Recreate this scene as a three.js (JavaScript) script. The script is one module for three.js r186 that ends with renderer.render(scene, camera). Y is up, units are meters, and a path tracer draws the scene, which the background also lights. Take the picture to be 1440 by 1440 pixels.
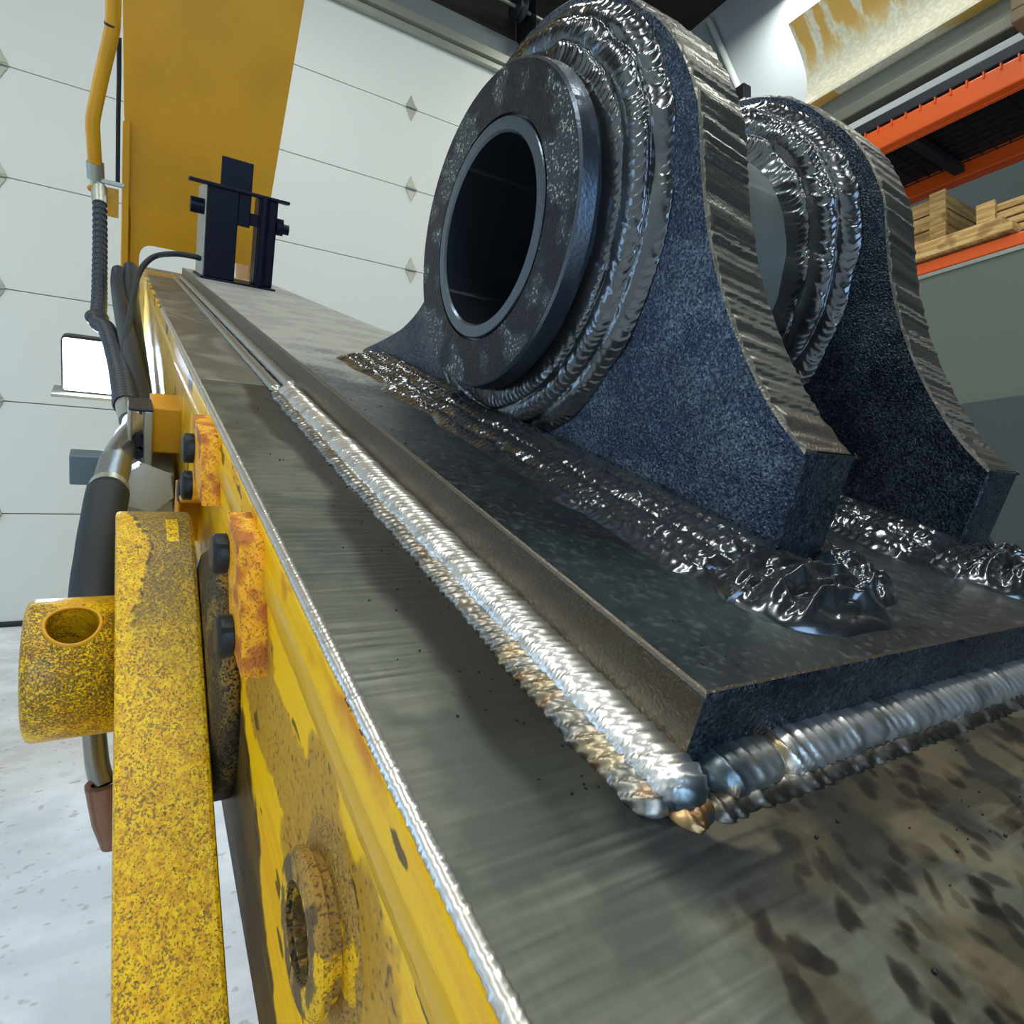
import * as THREE from 'three';
import { mergeGeometries } from 'three/addons/utils/BufferGeometryUtils.js';
import { RoundedBoxGeometry } from 'three/addons/geometries/RoundedBoxGeometry.js';
import { Brush, Evaluator, SUBTRACTION } from 'three-bvh-csg';
import { RectAreaLightUniformsLib } from 'three/addons/lights/RectAreaLightUniformsLib.js';

// ---------- camera, sky, exposure ----------
const renderer = new THREE.WebGLRenderer({ antialias: true });
renderer.toneMapping = THREE.LinearToneMapping;
renderer.toneMappingExposure = 1.0;
renderer.shadowMap.enabled = true;
RectAreaLightUniformsLib.init();
const scene = new THREE.Scene();
const CAM_H = 0.56;                                   // lens height above the shop floor
const camera = new THREE.PerspectiveCamera(78.3, 1, 0.01, 60);
camera.position.set(0, CAM_H, 0);
camera.rotation.order = 'YXZ';
camera.rotation.set(0.0176, -0.5648, 0);
scene.add(camera);
scene.background = new THREE.Color().setRGB(2.2, 3.3, 4.7);   // cool daylight outside the window openings
const LAMP = 26, LAMP_COL = 0xf9faf2;

// ---------- room measures ----------
const XL = -3.6, XR = 4.8, ZF = -4.33, ZB = 4.2, CEIL = 5.4, DOOR_TOP = 4.27, DX0 = -3.1, DX1 = 2.8;
// boom frame: x across the boom, y normal to its top face, s along the boom away from the lens
const PITCH = 0.39157, CAM_D = 0.1;
const BASE = new THREE.Vector3(0, CAM_H - CAM_D * Math.cos(PITCH), -CAM_D * Math.sin(PITCH));
const V3 = (x, y, z) => new THREE.Vector3(x, y, z);
const bp = (x, y, s) => V3(x, y, -s);

// ---------- seeded noise ----------
function rng(seed) { let a = seed >>> 0; return () => { a = (a + 0x6d2b79f5) | 0; let t = Math.imul(a ^ (a >>> 15), 1 | a); t = (t + Math.imul(t ^ (t >>> 7), 61 | t)) ^ t; return ((t ^ (t >>> 14)) >>> 0) / 4294967296; }; }
function h2(x, y, k) { let n = Math.imul(x | 0, 374761393) ^ Math.imul(y | 0, 668265263) ^ Math.imul(k | 0, 1274126177); n = Math.imul(n ^ (n >>> 13), 1274126177); return ((n ^ (n >>> 16)) >>> 0) / 4294967295; }
const mod = (a, n) => ((a % n) + n) % n;
function vn(x, y, px, py, k) {
  const xi = Math.floor(x), yi = Math.floor(y), fx = x - xi, fy = y - yi;
  const u = fx * fx * (3 - 2 * fx), v = fy * fy * (3 - 2 * fy);
  const x0 = mod(xi, px), x1 = mod(xi + 1, px), y0 = mod(yi, py), y1 = mod(yi + 1, py);
  const a = h2(x0, y0, k), b = h2(x1, y0, k), c = h2(x0, y1, k), d = h2(x1, y1, k);
  return a + (b - a) * u + (c - a) * v + (a - b - c + d) * u * v;
}
function fbm(u, v, fx, fy, oct, k) { let s = 0, a = 0.5, t = 0; for (let o = 0; o < oct; o++) { s += a * vn(u * fx, v * fy, fx, fy, k + o * 17); t += a; a *= 0.5; fx *= 2; fy *= 2; } return s / t; }
const N1 = (x, k) => vn(x, 0.5, 1 << 20, 1, k);
const N2 = (x, y, k) => vn(x, y, 1 << 20, 1 << 20, k);
const sm = (a, b, x) => { const t = Math.min(1, Math.max(0, (x - a) / (b - a))); return t * t * (3 - 2 * t); };
const mix = (a, b, t) => a + (b - a) * t;
const mix3 = (a, b, t) => [mix(a[0], b[0], t), mix(a[1], b[1], t), mix(a[2], b[2], t)];

// ---------- textures ----------
function tex(n, m, fn, srgb, rep = 1, repY = rep) {
  const d = new Uint8Array(n * m * 4);
  for (let j = 0; j < m; j++) for (let i = 0; i < n; i++) {
    const c = fn((i + 0.5) / n, (j + 0.5) / m), o = (j * n + i) * 4;
    if (typeof c === 'number') d[o] = d[o + 1] = d[o + 2] = Math.min(255, Math.max(0, c));
    else { d[o] = Math.min(255, Math.max(0, c[0])); d[o + 1] = Math.min(255, Math.max(0, c[1])); d[o + 2] = Math.min(255, Math.max(0, c[2])); }
    d[o + 3] = 255;
  }
  const t = new THREE.DataTexture(d, n, m); t.wrapS = t.wrapT = THREE.RepeatWrapping; t.magFilter = THREE.LinearFilter; t.minFilter = THREE.LinearMipmapLinearFilter; t.generateMipmaps = true;
  if (srgb) t.colorSpace = THREE.SRGBColorSpace;
  t.repeat.set(rep, repY); t.needsUpdate = true; return t;
}
const std = (o) => new THREE.MeshStandardMaterial(o);
const phy = (o) => new THREE.MeshPhysicalMaterial(o);
// uv in metres everywhere (boxUV), textures below state how many metres one tile spans
const pitBump = tex(512, 512, (u, v) => { const f = fbm(u, v, 100, 100, 2, 3), g = fbm(u, v, 14, 14, 3, 9); return 255 * (0.75 * sm(0.3, 0.75, f) + 0.25 * g); }, false, 1 / 0.07);
const pitRough = tex(512, 512, (u, v) => { const f = fbm(u, v, 120, 120, 2, 31), g = fbm(u, v, 7, 7, 4, 44); return 255 * mix(0.26, 0.5, 0.5 * sm(0.35, 0.7, f) + 0.5 * sm(0.35, 0.65, g)); }, false, 1 / 0.11);
const pitCol = tex(512, 512, (u, v) => { const f = fbm(u, v, 120, 120, 2, 71), g = fbm(u, v, 6, 6, 4, 5); const a = mix3([58, 70, 86], [84, 97, 108], sm(0.3, 0.7, g)); return mix3(mix3(a, [28, 34, 52], 0.6 * sm(0.5, 0.36, f)), [150, 160, 164], 0.42 * sm(0.66, 0.76, f)); }, true, 1 / 0.1);
const plateCol = tex(512, 2048, (u, v) => {           // x 0.1..0.46 m, s 0..1.8 m: oily dark scale near the bracket, lighter matte grey further along
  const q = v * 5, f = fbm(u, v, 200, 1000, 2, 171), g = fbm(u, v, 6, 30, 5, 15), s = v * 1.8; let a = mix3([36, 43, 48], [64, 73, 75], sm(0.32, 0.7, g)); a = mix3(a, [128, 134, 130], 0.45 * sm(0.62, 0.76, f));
  const farGrey = sm(0.44, 0.6, s + 0.35 * (g - 0.5) + 0.1 * (f - 0.5)); return mix3(a, mix3([134, 136, 130], [162, 163, 156], 0.5 * f + 0.5 * sm(0.35, 0.65, fbm(u, v, 12, 60, 4, 19))), farGrey);
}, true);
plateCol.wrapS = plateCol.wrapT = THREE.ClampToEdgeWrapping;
const plateRM = tex(256, 1024, (u, v) => { const f = fbm(u, v, 120, 500, 2, 173), g = fbm(u, v, 6, 30, 5, 15), s = v * 1.8, farGrey = sm(0.44, 0.6, s + 0.35 * (g - 0.5)); return [0, 255 * mix(mix(0.28, 0.5, f), 0.72, farGrey), 255 * mix(0.7, 0.15, farGrey)]; }, false);
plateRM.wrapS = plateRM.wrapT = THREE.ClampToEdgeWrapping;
const faceCol = tex(512, 512, (u, v) => { const f = fbm(u, v, 100, 100, 2, 1301), g = fbm(u, v, 9, 9, 4, 1305); const a = mix3([24, 30, 40], [58, 68, 74], sm(0.4, 0.62, g)); return mix3(a, [210, 214, 210], 0.85 * sm(0.66, 0.74, f) * sm(0.42, 0.6, g)); }, true, 1 / 0.12);
const fineBump = tex(512, 512, (u, v) => 255 * fbm(u, v, 90, 90, 3, 23), false, 1 / 0.12);
const M = {};
M.ear = std({ map: pitCol, roughnessMap: pitRough, roughness: 1, metalness: 0.82, bumpMap: pitBump, bumpScale: 0.00022 });
M.cut = std({ color: 0x74746c, roughness: 0.3, metalness: 0.85, bumpMap: pitBump, bumpScale: 0.00008 });
M.plateSide = std({ color: 0x6e6456, roughness: 0.36, metalness: 0.8, bumpMap: pitBump, bumpScale: 0.0001 });
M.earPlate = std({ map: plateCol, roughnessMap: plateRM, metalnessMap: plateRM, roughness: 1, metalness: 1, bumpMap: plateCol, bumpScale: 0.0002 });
M.boss = std({ color: 0x59636f, roughness: 0.26, metalness: 0.85, bumpMap: fineBump, bumpScale: 0.00008 });
M.bossFace = std({ map: faceCol, roughness: 0.36, metalness: 0.6, bumpMap: pitBump, bumpScale: 0.0003 });
M.tube = std({ color: 0x868b86, roughness: 0.42, metalness: 0.7, bumpMap: fineBump, bumpScale: 0.0002 });
M.weldDark = std({ color: 0x666b70, roughness: 0.2, metalness: 0.85, vertexColors: true });
M.weldBright = std({ color: 0xffffff, roughness: 0.34, metalness: 0.9, vertexColors: true });
M.edge = std({ color: 0xd8d6d2, roughness: 0.34, metalness: 0.9 });
M.blackPaint = phy({ color: 0x060a22, roughness: 0.45, metalness: 0.0, specularIntensity: 0.35, clearcoat: 0.08, clearcoatRoughness: 0.2 });
M.bolt = std({ color: 0x34383c, roughness: 0.45, metalness: 0.7, bumpMap: fineBump, bumpScale: 0.0002 });
M.zinc = std({ color: 0xa9ada2, roughness: 0.4, metalness: 0.75, bumpMap: fineBump, bumpScale: 0.0001 });
M.tab = std({ color: 0x66767e, roughness: 0.45, metalness: 0.5 });
M.rubber = std({ color: 0x1c2328, roughness: 0.62 });
M.hoseGuard = std({ color: 0x232c36, roughness: 0.5 });
M.chrome = std({ color: 0x9c9b94, roughness: 0.3, metalness: 0.9 });
M.copper = std({ color: 0x8a6752, roughness: 0.45, metalness: 0.7, bumpMap: fineBump, bumpScale: 0.0003 });
// yellow paint: clean, speckled with grit, and grimy
const YEL = [253, 207, 0], BRN = [126, 98, 44], BLK = [50, 42, 28];
const gritCol = tex(1024, 1024, (u, v) => {
  const g = fbm(u, v, 5, 5, 5, 201), f = fbm(u, v, 200, 200, 2, 210), c = fbm(u, v, 22, 22, 4, 230);
  let a = mix3(YEL, [236, 178, 4], sm(0.35, 0.65, c));
  const dirt = sm(0.46, 0.62, g);
  a = mix3(a, BRN, 0.75 * sm(0.58 - 0.22 * dirt, 0.74 - 0.2 * dirt, f) * (0.4 + 0.6 * dirt));
  return mix3(a, BLK, 0.7 * sm(0.70 - 0.08 * dirt, 0.80 - 0.08 * dirt, fbm(u, v, 260, 260, 2, 260)));
}, true, 1 / 0.14);
// upper edge of the link: worn, oily grit on the crown with scraped clean paint strips; uv = (x, z)
const linkCol = tex(256, 2048, (u, v) => {
  const x = u * 0.045, d = mod(v, 1) * 0.4 - 0.4 + 0.431;                 // metres down from the crown
  const f = fbm(u, v, 60, 540, 2, 1401), g = fbm(u, v, 4, 36, 4, 1404), c = fbm(u, v, 20, 180, 3, 1409);
  let a = mix3(YEL, [232, 176, 6], sm(0.35, 0.65, c));
  const edge = 0.012 + 0.008 * (g - 0.5) - 0.004 * Math.sin(d * 60), grime = sm(edge - 0.001, edge + 0.0015, x) * sm(0.16, 0.07, d + 0.05 * (g - 0.5));
  a = mix3(a, [116, 96, 60], (0.45 + 0.5 * sm(0.32, 0.55, f)) * grime);
  a = mix3(a, [56, 46, 32], 0.8 * sm(0.0016, 0.0004, Math.abs(x - edge)) * sm(0.13, 0.1, d) * sm(0.4, 0.55, c));
  if (Math.abs(x - 0.028) < 0.003 && d > 0.052 && d < 0.072) a = mix3(a, YEL, sm(0.3, 0.45, c + 0.2));
  a = mix3(a, BRN, 0.75 * sm(0.56, 0.7, f) * (0.45 + 0.55 * sm(0.4, 0.65, g)));
  return mix3(a, BLK, 0.65 * sm(0.68, 0.78, fbm(u, v, 90, 800, 2, 1420)));
}, true, 1 / 0.045, 1 / 0.4);
const gritBump = tex(512, 512, (u, v) => 255 * fbm(u, v, 110, 110, 2, 301), false, 1 / 0.14);
const sideCol = tex(1024, 1024, (u, v) => {
  const g = fbm(u, v, 4, 3, 5, 401), f = fbm(u, v, 200, 200, 2, 410), st = fbm(u, v, 10, 40, 3, 420), e = fbm(u, v, 5, 4, 4, 433);
  let a = mix3([254, 204, 0], [250, 170, 4], 0.7 * sm(0.5, 0.72, st));
  const patch = sm(0.535, 0.555, g + 0.02 * f);                       // dust stuck on with a hard outline
  a = mix3(a, [184, 144, 58], 0.65 * patch * (0.55 + 0.45 * f));
  const grease = sm(0.64, 0.655, e + 0.03 * f);
  a = mix3(a, [74, 62, 42], 0.8 * grease);
  return mix3(a, BLK, 0.5 * sm(0.74, 0.82, f) * (0.06 + 0.94 * patch));
}, true, 1 / 0.3);
// near boom side, not repeated: uv = (z, y) in metres over z -0.54..0.14, y -0.21..0
const sideNear = tex(1536, 512, (u, v) => {
  const s = 0.54 - 0.68 * u, y = -0.21 + 0.21 * v, f = fbm(u, v, 420, 130, 2, 1501), g = fbm(u, v, 24, 8, 5, 1505), c = fbm(u, v, 70, 22, 4, 1509), st = fbm(u + 0.2 * v, v, 14, 60, 3, 1513);
  let a = mix3([255, 206, 0], [246, 180, 0], 0.6 * sm(0.45, 0.7, st));
  const rust = sm(0.012, 0.004, -y + 0.01 * (c - 0.5)) * sm(0.45, 0.6, g); a = mix3(a, [196, 106, 30], 0.6 * rust);            // scorched paint under the ground edge
  // dust caked on round the pin boss and in a plume beyond it
  const d1 = Math.hypot((s - 0.118) / 0.05, (y + 0.066) / 0.042), d2 = Math.hypot((s - 0.19) / 0.055, (y + 0.062 + 0.25 * (s - 0.19)) / 0.02), d3 = Math.hypot((s - 0.24) / 0.04, (y + 0.04) / 0.014);
  const dust = sm(1.06, 0.94, Math.min(d1, d2, d3) + 0.9 * (g - 0.5) + 0.25 * (c - 0.5)); a = mix3(a, mix3([196, 152, 58], [160, 122, 52], f), 0.85 * dust);
  // grease smeared along the lower edge
  const K = [[-0.14, -0.3], [0.12, -0.185], [0.15, -0.156], [0.1745, -0.135], [0.195, -0.122], [0.2225, -0.11], [0.245, -0.092], [0.3, -0.085], [0.36, -0.1], [0.54, -0.13]]; let yb = -0.3; for (let i = 0; i < K.length - 1; i++) if (s >= K[i][0] && s <= K[i + 1][0]) yb = mix(K[i][1], K[i + 1][1], (s - K[i][0]) / (K[i + 1][0] - K[i][0]));
  const gr = sm(-0.003, 0.003, yb - y + 0.03 * (g - 0.5) + 0.008 * (c - 0.5)); a = mix3(a, mix3(mix3([84, 66, 36], [46, 38, 26], sm(0.35, 0.6, g)), [118, 112, 96], 0.7 * sm(0.62, 0.72, st)), 0.92 * gr);
  a = mix3(a, [60, 50, 30], 0.8 * sm(0.735, 0.76, fbm(u, v, 30, 26, 4, 1531)) * (1 - gr));                                       // dark scrapes
  return mix3(a, BLK, 0.55 * sm(0.7, 0.8, f) * (0.05 + 0.95 * Math.max(dust, 0.4 * gr)));
}, true, 1 / 0.68, 1 / 0.21);
sideNear.offset.set(0.54 / 0.68, 1); sideNear.wrapS = sideNear.wrapT = THREE.ClampToEdgeWrapping;
const dustCol = tex(512, 512, (u, v) => { const f = fbm(u, v, 130, 130, 2, 1601), g = fbm(u, v, 5, 5, 4, 1605), c = fbm(u, v, 7, 5, 4, 1609); let a = mix3([190, 148, 58], [150, 116, 52], f); a = mix3(a, [250, 198, 0], 0.9 * sm(0.57, 0.62, c)); a = mix3(a, [66, 58, 44], 0.7 * sm(0.58, 0.66, g)); return mix3(a, BLK, 0.5 * sm(0.62, 0.74, f)); }, true, 1 / 0.07);
const hubCol = tex(512, 512, (u, v) => { const f = fbm(u, v, 130, 130, 3, 501), g = fbm(u, v, 6, 6, 4, 520); return mix3(mix3([78, 66, 40], [150, 122, 52], sm(0.35, 0.68, g)), [40, 34, 24], sm(0.5, 0.62, f)); }, true, 1 / 0.1);
const rustPad = tex(512, 512, (u, v) => { const f = fbm(u, v, 150, 150, 2, 601), g = fbm(u, v, 5, 5, 4, 620); const a = mix3([255, 184, 4], [196, 112, 18], sm(0.42, 0.54, g)); return mix3(mix3(a, [128, 64, 30], 0.7 * sm(0.56, 0.62, fbm(u, v, 3, 3, 5, 640))), [120, 62, 22], 0.55 * sm(0.58, 0.74, f)); }, true, 1 / 0.09);
const cleanCol = tex(512, 512, (u, v) => { const g = fbm(u, v, 5, 5, 5, 701), f = fbm(u, v, 80, 80, 2, 705); return mix3([228, 164, 0], [212, 150, 0], sm(0.3, 0.7, g) * 0.7 + 0.3 * f); }, true, 1 / 0.8);
M.yGrit = phy({ map: gritCol, roughness: 0.5, bumpMap: gritBump, bumpScale: 0.0006, clearcoat: 0.25, clearcoatRoughness: 0.3 });
M.yLink = phy({ map: linkCol, roughness: 0.5, bumpMap: gritBump, bumpScale: 0.0005, clearcoat: 0.2, clearcoatRoughness: 0.3 });
M.ySide = phy({ map: sideCol, roughness: 0.4, specularIntensity: 0.6, bumpMap: gritBump, bumpScale: 0.0001, clearcoat: 0.3, clearcoatRoughness: 0.1 });
M.ySideNear = phy({ map: sideNear, roughness: 0.42, specularIntensity: 0.5, bumpMap: gritBump, bumpScale: 0.0001, clearcoat: 0.1, clearcoatRoughness: 0.1 });
M.yDust = std({ map: dustCol, roughness: 0.65, bumpMap: gritBump, bumpScale: 0.0005 });
M.yHub = std({ map: hubCol, roughness: 0.7, bumpMap: gritBump, bumpScale: 0.0008 });
M.yPad = std({ map: rustPad, roughness: 0.5, bumpMap: gritBump, bumpScale: 0.0004 });
M.yClean = phy({ map: cleanCol, roughness: 0.5, clearcoat: 0.15, clearcoatRoughness: 0.3 });

// ---------- object helpers ----------
const used = new Map();
function numbered(name) { const n = used.get(name) || 0; used.set(name, n + 1); return n ? `${name}_${String(n).padStart(3, '0')}` : name; }
function shade(m) { m.castShadow = m.receiveShadow = true; return m; }
function part(parent, name, geo, mat, label) { const m = shade(new THREE.Mesh(geo, mat)); m.name = name; if (label) m.userData.label = label; parent.add(m); return m; }
function group(parent, name, label) { const g = new THREE.Group(); g.name = name; if (label) g.userData.label = label; parent.add(g); return g; }
function thing(name, label, category, grp) { const g = new THREE.Group(); g.name = numbered(name); g.userData = { label, category }; if (grp) g.userData.group = grp; scene.add(g); return g; }
function boomThing(name, label, category, grp) { const g = thing(name, label, category, grp); g.position.copy(BASE); g.rotation.x = PITCH; return g; }
function struct(name, geo, mat, label, parent = scene) { const m = shade(new THREE.Mesh(geo, mat)); m.name = name; if (parent === scene) m.userData = { kind: 'structure', label, category: name.split('_')[0] }; parent.add(m); return m; }
function boxUV(g) {
  if (g.index) { const n = g.toNonIndexed(); g.copy(n); g.index = null; }
  const p = g.attributes.position, n = g.attributes.normal, uv = new Float32Array(p.count * 2);
  for (let i = 0; i < p.count; i++) {
    const ax = Math.abs(n.getX(i)), ay = Math.abs(n.getY(i)), az = Math.abs(n.getZ(i));
    let a, b; if (ax >= ay && ax >= az) { a = p.getZ(i); b = p.getY(i); } else if (ay >= az) { a = p.getX(i); b = p.getZ(i); } else { a = p.getX(i); b = p.getY(i); }
    uv[2 * i] = a; uv[2 * i + 1] = b;
  }
  g.setAttribute('uv', new THREE.BufferAttribute(uv, 2)); return g;
}
const rbox = (x0, x1, y0, y1, z0, z1, r = 0.002) => boxUV(new RoundedBoxGeometry(x1 - x0, y1 - y0, z1 - z0, 2, Math.min(r, 0.45 * Math.min(x1 - x0, y1 - y0, z1 - z0))).translate((x0 + x1) / 2, (y0 + y1) / 2, (z0 + z1) / 2));
const box = (x0, x1, y0, y1, z0, z1) => boxUV(new THREE.BoxGeometry(x1 - x0, y1 - y0, z1 - z0).translate((x0 + x1) / 2, (y0 + y1) / 2, (z0 + z1) / 2));
const bbox = (x0, x1, y0, y1, s0, s1, r = 0.0015) => rbox(x0, x1, y0, y1, -s1, -s0, r);   // box in the boom frame
// profile in (s, y), extruded across the boom from x0 to x1
function slab(pts, x0, x1, bevel = 0.001, holes = []) {
  const sh = new THREE.Shape(pts.map((p) => new THREE.Vector2(p[0], p[1])));
  for (const [cs, cy, r] of holes) { const h = new THREE.Path(); h.absarc(cs, cy, r, 0, Math.PI * 2, true); sh.holes.push(h); }
  const g = new THREE.ExtrudeGeometry(sh, { depth: x1 - x0 - 2 * bevel, bevelEnabled: bevel > 0, bevelThickness: bevel, bevelSize: bevel, bevelOffset: -bevel, bevelSegments: 2, curveSegments: 64 });
  g.translate(0, 0, x0 + bevel); g.rotateY(Math.PI / 2);
  const cap = g.groups[0], p = g.attributes.position, nn = g.attributes.normal, xm = (x0 + x1) / 2;
  for (let i = cap.start; i < cap.start + cap.count; i++) nn.setXYZ(i, p.getX(i) < xm ? -1 : 1, 0, 0);
  return boxUV(g);
}
function endFaces(g, zMin) {                           // give flat ends that face the lens side their own material slot (2)
  const p = g.attributes.position, n = g.attributes.normal, side = g.groups.find((q) => q.materialIndex === 1), runs = []; let cur = null;
  for (let i = side.start; i < side.start + side.count; i += 3) { const e = n.getZ(i) > 0.9 && p.getZ(i) > zMin && Math.abs(n.getX(i)) < 0.3 ? 2 : 1; if (!cur || cur.materialIndex !== e) { cur = { start: i, count: 0, materialIndex: e }; runs.push(cur); } cur.count += 3; }
  g.groups = g.groups.filter((q) => q.materialIndex !== 1).concat(runs); return g;
}
function cylUV(g, y, s, R) { const p = g.attributes.position, uv = g.attributes.uv; for (let i = 0; i < p.count; i++) { const dy = p.getY(i) - y, dz = p.getZ(i) + s; uv.setXY(i, p.getX(i) + Math.hypot(dy, dz), R * (Math.atan2(dz, dy) + 1.0)); } return g; }
function lathe(pts, seg = 96) { return new THREE.LatheGeometry(pts.map((p) => new THREE.Vector2(Math.max(p[0], 1e-5), p[1])), seg).rotateZ(-Math.PI / 2); }   // points (radius, x)
function latheC(pts, y, s, seg) { return boxUV(mergeGeometries(pts.slice(1).map((p, i) => lathe([pts[i], p], seg))).translate(0, y, -s)); }   // every profile edge kept sharp
function latheAt(pts, y, s, seg) { return boxUV(lathe(pts, seg).translate(0, y, -s)); }
function grid(nu, nv, fn, col) {
  const pos = [], cl = [], idx = [];
  for (let j = 0; j <= nv; j++) for (let i = 0; i <= nu; i++) { const p = fn(i / nu, j / nv); pos.push(p[0], p[1], p[2]); if (col) { const c = col(i / nu, j / nv); cl.push(c[0], c[1], c[2]); } }
  for (let j = 0; j < nv; j++) for (let i = 0; i < nu; i++) { const a = j * (nu + 1) + i, b = a + 1, c = a + nu + 1, d = c + 1; idx.push(a, b, d, a, d, c); }
  const g = new THREE.BufferGeometry(); g.setAttribute('position', new THREE.Float32BufferAttribute(pos, 3)); if (col) g.setAttribute('color', new THREE.Float32BufferAttribute(cl, 3));
  g.setIndex(idx); g.computeVertexNormals(); return g;
}
// weld bead swept along a straight run from A to B: U points away from the joint, W up; rippled like overlapping coins
function bead(A, B, U, W, ru, rw, o = {}) {
  const L = A.distanceTo(B), n = Math.min(1400, Math.ceil(L / (o.step || 0.0006))), m = o.m || 26, T = B.clone().sub(A).divideScalar(L), per = o.period || 0.0034, seed = o.seed || 1;
  return grid(m, n, (a, t) => {
    const ph = a * Math.PI * 2, d = t * L, cap = Math.sqrt(Math.max(0, 1 - Math.pow(Math.max(0, 1 - Math.min(d, L - d) / (ru * 0.9)), 2)));
    const c = Math.cos(ph), q = Math.sin(ph), across = Math.cos(ph - (o.mid || 1.9));
    const x = d / per - (1 - across) * (ru / per) * 0.75 + 0.7 * (N1(d / (per * 3), seed) - 0.5) + 40;
    const f = x - Math.floor(x), rip = (o.amp ?? 0.05) * (f < 0.8 ? Math.pow(f / 0.8, 1.7) : (1 - f) * 5) * (0.5 + N1(Math.floor(x), seed + 5));
    const wob = 0.12 * (N1(d / 0.014, seed + 2) - 0.5) + 0.035 * (N2(d / 0.0024, ph * 2.2, seed + 3) - 0.5) * (o.rough ?? 1);
    const r = (1 + rip + wob) * cap, e = A.clone().addScaledVector(T, d).addScaledVector(U, ru * c * r + (o.weave || 0) * (N1(d / 0.009, seed + 8) - 0.5)).addScaledVector(W, rw * q * r);
    return [e.x, e.y, e.z];
  }, o.col ? (a, t) => o.col(t * L, a) : () => [1, 1, 1]);
}
function tube(pts, r, seg = 48, rad = 14, closed = false, tension = 0.5) { return new THREE.TubeGeometry(new THREE.CatmullRomCurve3(pts, closed, 'catmullrom', tension), seg, r, rad, closed); }
function cyl(A, B, r0, r1 = r0, seg = 24) { const L = A.distanceTo(B), g = new THREE.CylinderGeometry(r1, r0, L, seg); g.translate(0, L / 2, 0); g.applyQuaternion(new THREE.Quaternion().setFromUnitVectors(V3(0, 1, 0), B.clone().sub(A).normalize())); return g.translate(A.x, A.y, A.z); }
function hexHead(x0, x1, y, s, r, turn = 0) { const g = new THREE.CylinderGeometry(r, r, x1 - x0, 6).rotateY(turn).rotateZ(Math.PI / 2); return g.translate((x0 + x1) / 2, y, -s); }

// ================= THE ROOM =================
const floorCol = tex(1024, 1024, (u, v) => { const g = fbm(u, v, 5, 5, 5, 801), f = fbm(u, v, 90, 90, 2, 812), c = fbm(u, v, 14, 14, 4, 822), st = fbm(u, v, 3, 30, 3, 835); let a = mix3([196, 200, 203], [232, 235, 238], sm(0.3, 0.66, 0.6 * g + 0.4 * c)); a = mix3(a, [160, 160, 158], 0.22 * sm(0.62, 0.72, c)); a = mix3(a, [240, 242, 244], 0.15 * sm(0.56, 0.7, st)); return mix3(a, [130, 128, 124], 0.35 * sm(0.74, 0.84, f)); }, true, 1 / 1.3);
M.floor = std({ map: floorCol, roughness: 0.55, bumpMap: fineBump, bumpScale: 0.0004 });
M.wallDark = std({ color: 0x34383a, roughness: 0.8 });
M.wall = std({ color: 0x9aa09c, roughness: 0.8 });
M.wallGreen = std({ color: 0x667064, roughness: 0.75 });
M.wallLow = std({ color: 0x454f52, roughness: 0.7 });
M.ceil = std({ color: 0x2c2a24, roughness: 0.85 });
M.door = std({ color: 0xd6dad4, roughness: 0.42 });
M.dark = std({ color: 0x15171a, roughness: 0.7 });
struct('floor', box(XL, XR, -0.2, 0, ZF - 0.3, ZB), M.floor, 'pale dusty concrete shop floor');
struct('ceiling', box(XL, XR, CEIL, CEIL + 0.2, ZF - 0.3, ZB), M.ceil, 'dark shop ceiling high above the door');
{ // door wall with its opening
  const g = mergeGeometries([box(XL, DX0, 0, CEIL, ZF - 0.3, ZF - 0.06), box(DX1, XR, 0, CEIL, ZF - 0.3, ZF - 0.06), box(DX0, DX1, DOOR_TOP, CEIL, ZF - 0.3, ZF - 0.06)]);
  struct('wall_front', g, M.ceil, 'dark wall around the overhead door');
}
{ // left wall with one tall bright window
  const x0 = XL - 0.2, x1 = XL, wz0 = -4.05, wz1 = -1.9, wy0 = 1.1, wy1 = 2.9;
  struct('wall_left', mergeGeometries([box(x0, x1, 0, wy0, ZF - 0.3, ZB), box(x0, x1, wy1, CEIL, ZF - 0.3, ZB), box(x0, x1, wy0, wy1, ZF - 0.3, wz0), box(x0, x1, wy0, wy1, wz1, ZB)]), std({ color: 0xd2d6d6, roughness: 0.8 }), 'plain light wall with a window');
  const w = new THREE.Group(); w.name = 'window_1'; w.userData = { kind: 'structure', label: 'wide shop window in the side wall', category: 'window' }; scene.add(w);
  const fr = [box(x0, x1 + 0.02, wy0, wy0 + 0.06, wz0, wz1), box(x0, x1 + 0.02, wy1 - 0.06, wy1, wz0, wz1)];
  for (let k = 0; k <= 3; k++) { const z = mix(wz0 + 0.03, wz1 - 0.03, k / 3); fr.push(box(x0 + 0.05, x1 + 0.02, wy0, wy1, z - 0.03, z + 0.03)); }
  part(w, 'window_frame', mergeGeometries(fr), M.dark);
  const glass = phy({ color: 0xffffff, roughness: 0.02, transmission: 1, thickness: 0, ior: 1.5 });
  for (let k = 0; k < 3; k++) part(w, 'pane', box(x0 + 0.1, x0 + 0.106, wy0 + 0.06, wy1 - 0.06, mix(wz0 + 0.03, wz1 - 0.03, k / 3) + 0.03, mix(wz0 + 0.03, wz1 - 0.03, (k + 1) / 3) - 0.03), glass);
}
{ // wall behind the lens with an open doorway
  const dx0 = -1.2, dx1 = 1.4, dh = 2.5, z0 = ZB, z1 = ZB + 0.2;
  struct('wall_back', mergeGeometries([box(XL, dx0, 0, CEIL, z0, z1), box(dx1, XR, 0, CEIL, z0, z1), box(dx0, dx1, dh, CEIL, z0, z1)]), M.wallDark, 'plain dark wall with an open doorway');
}
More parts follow.
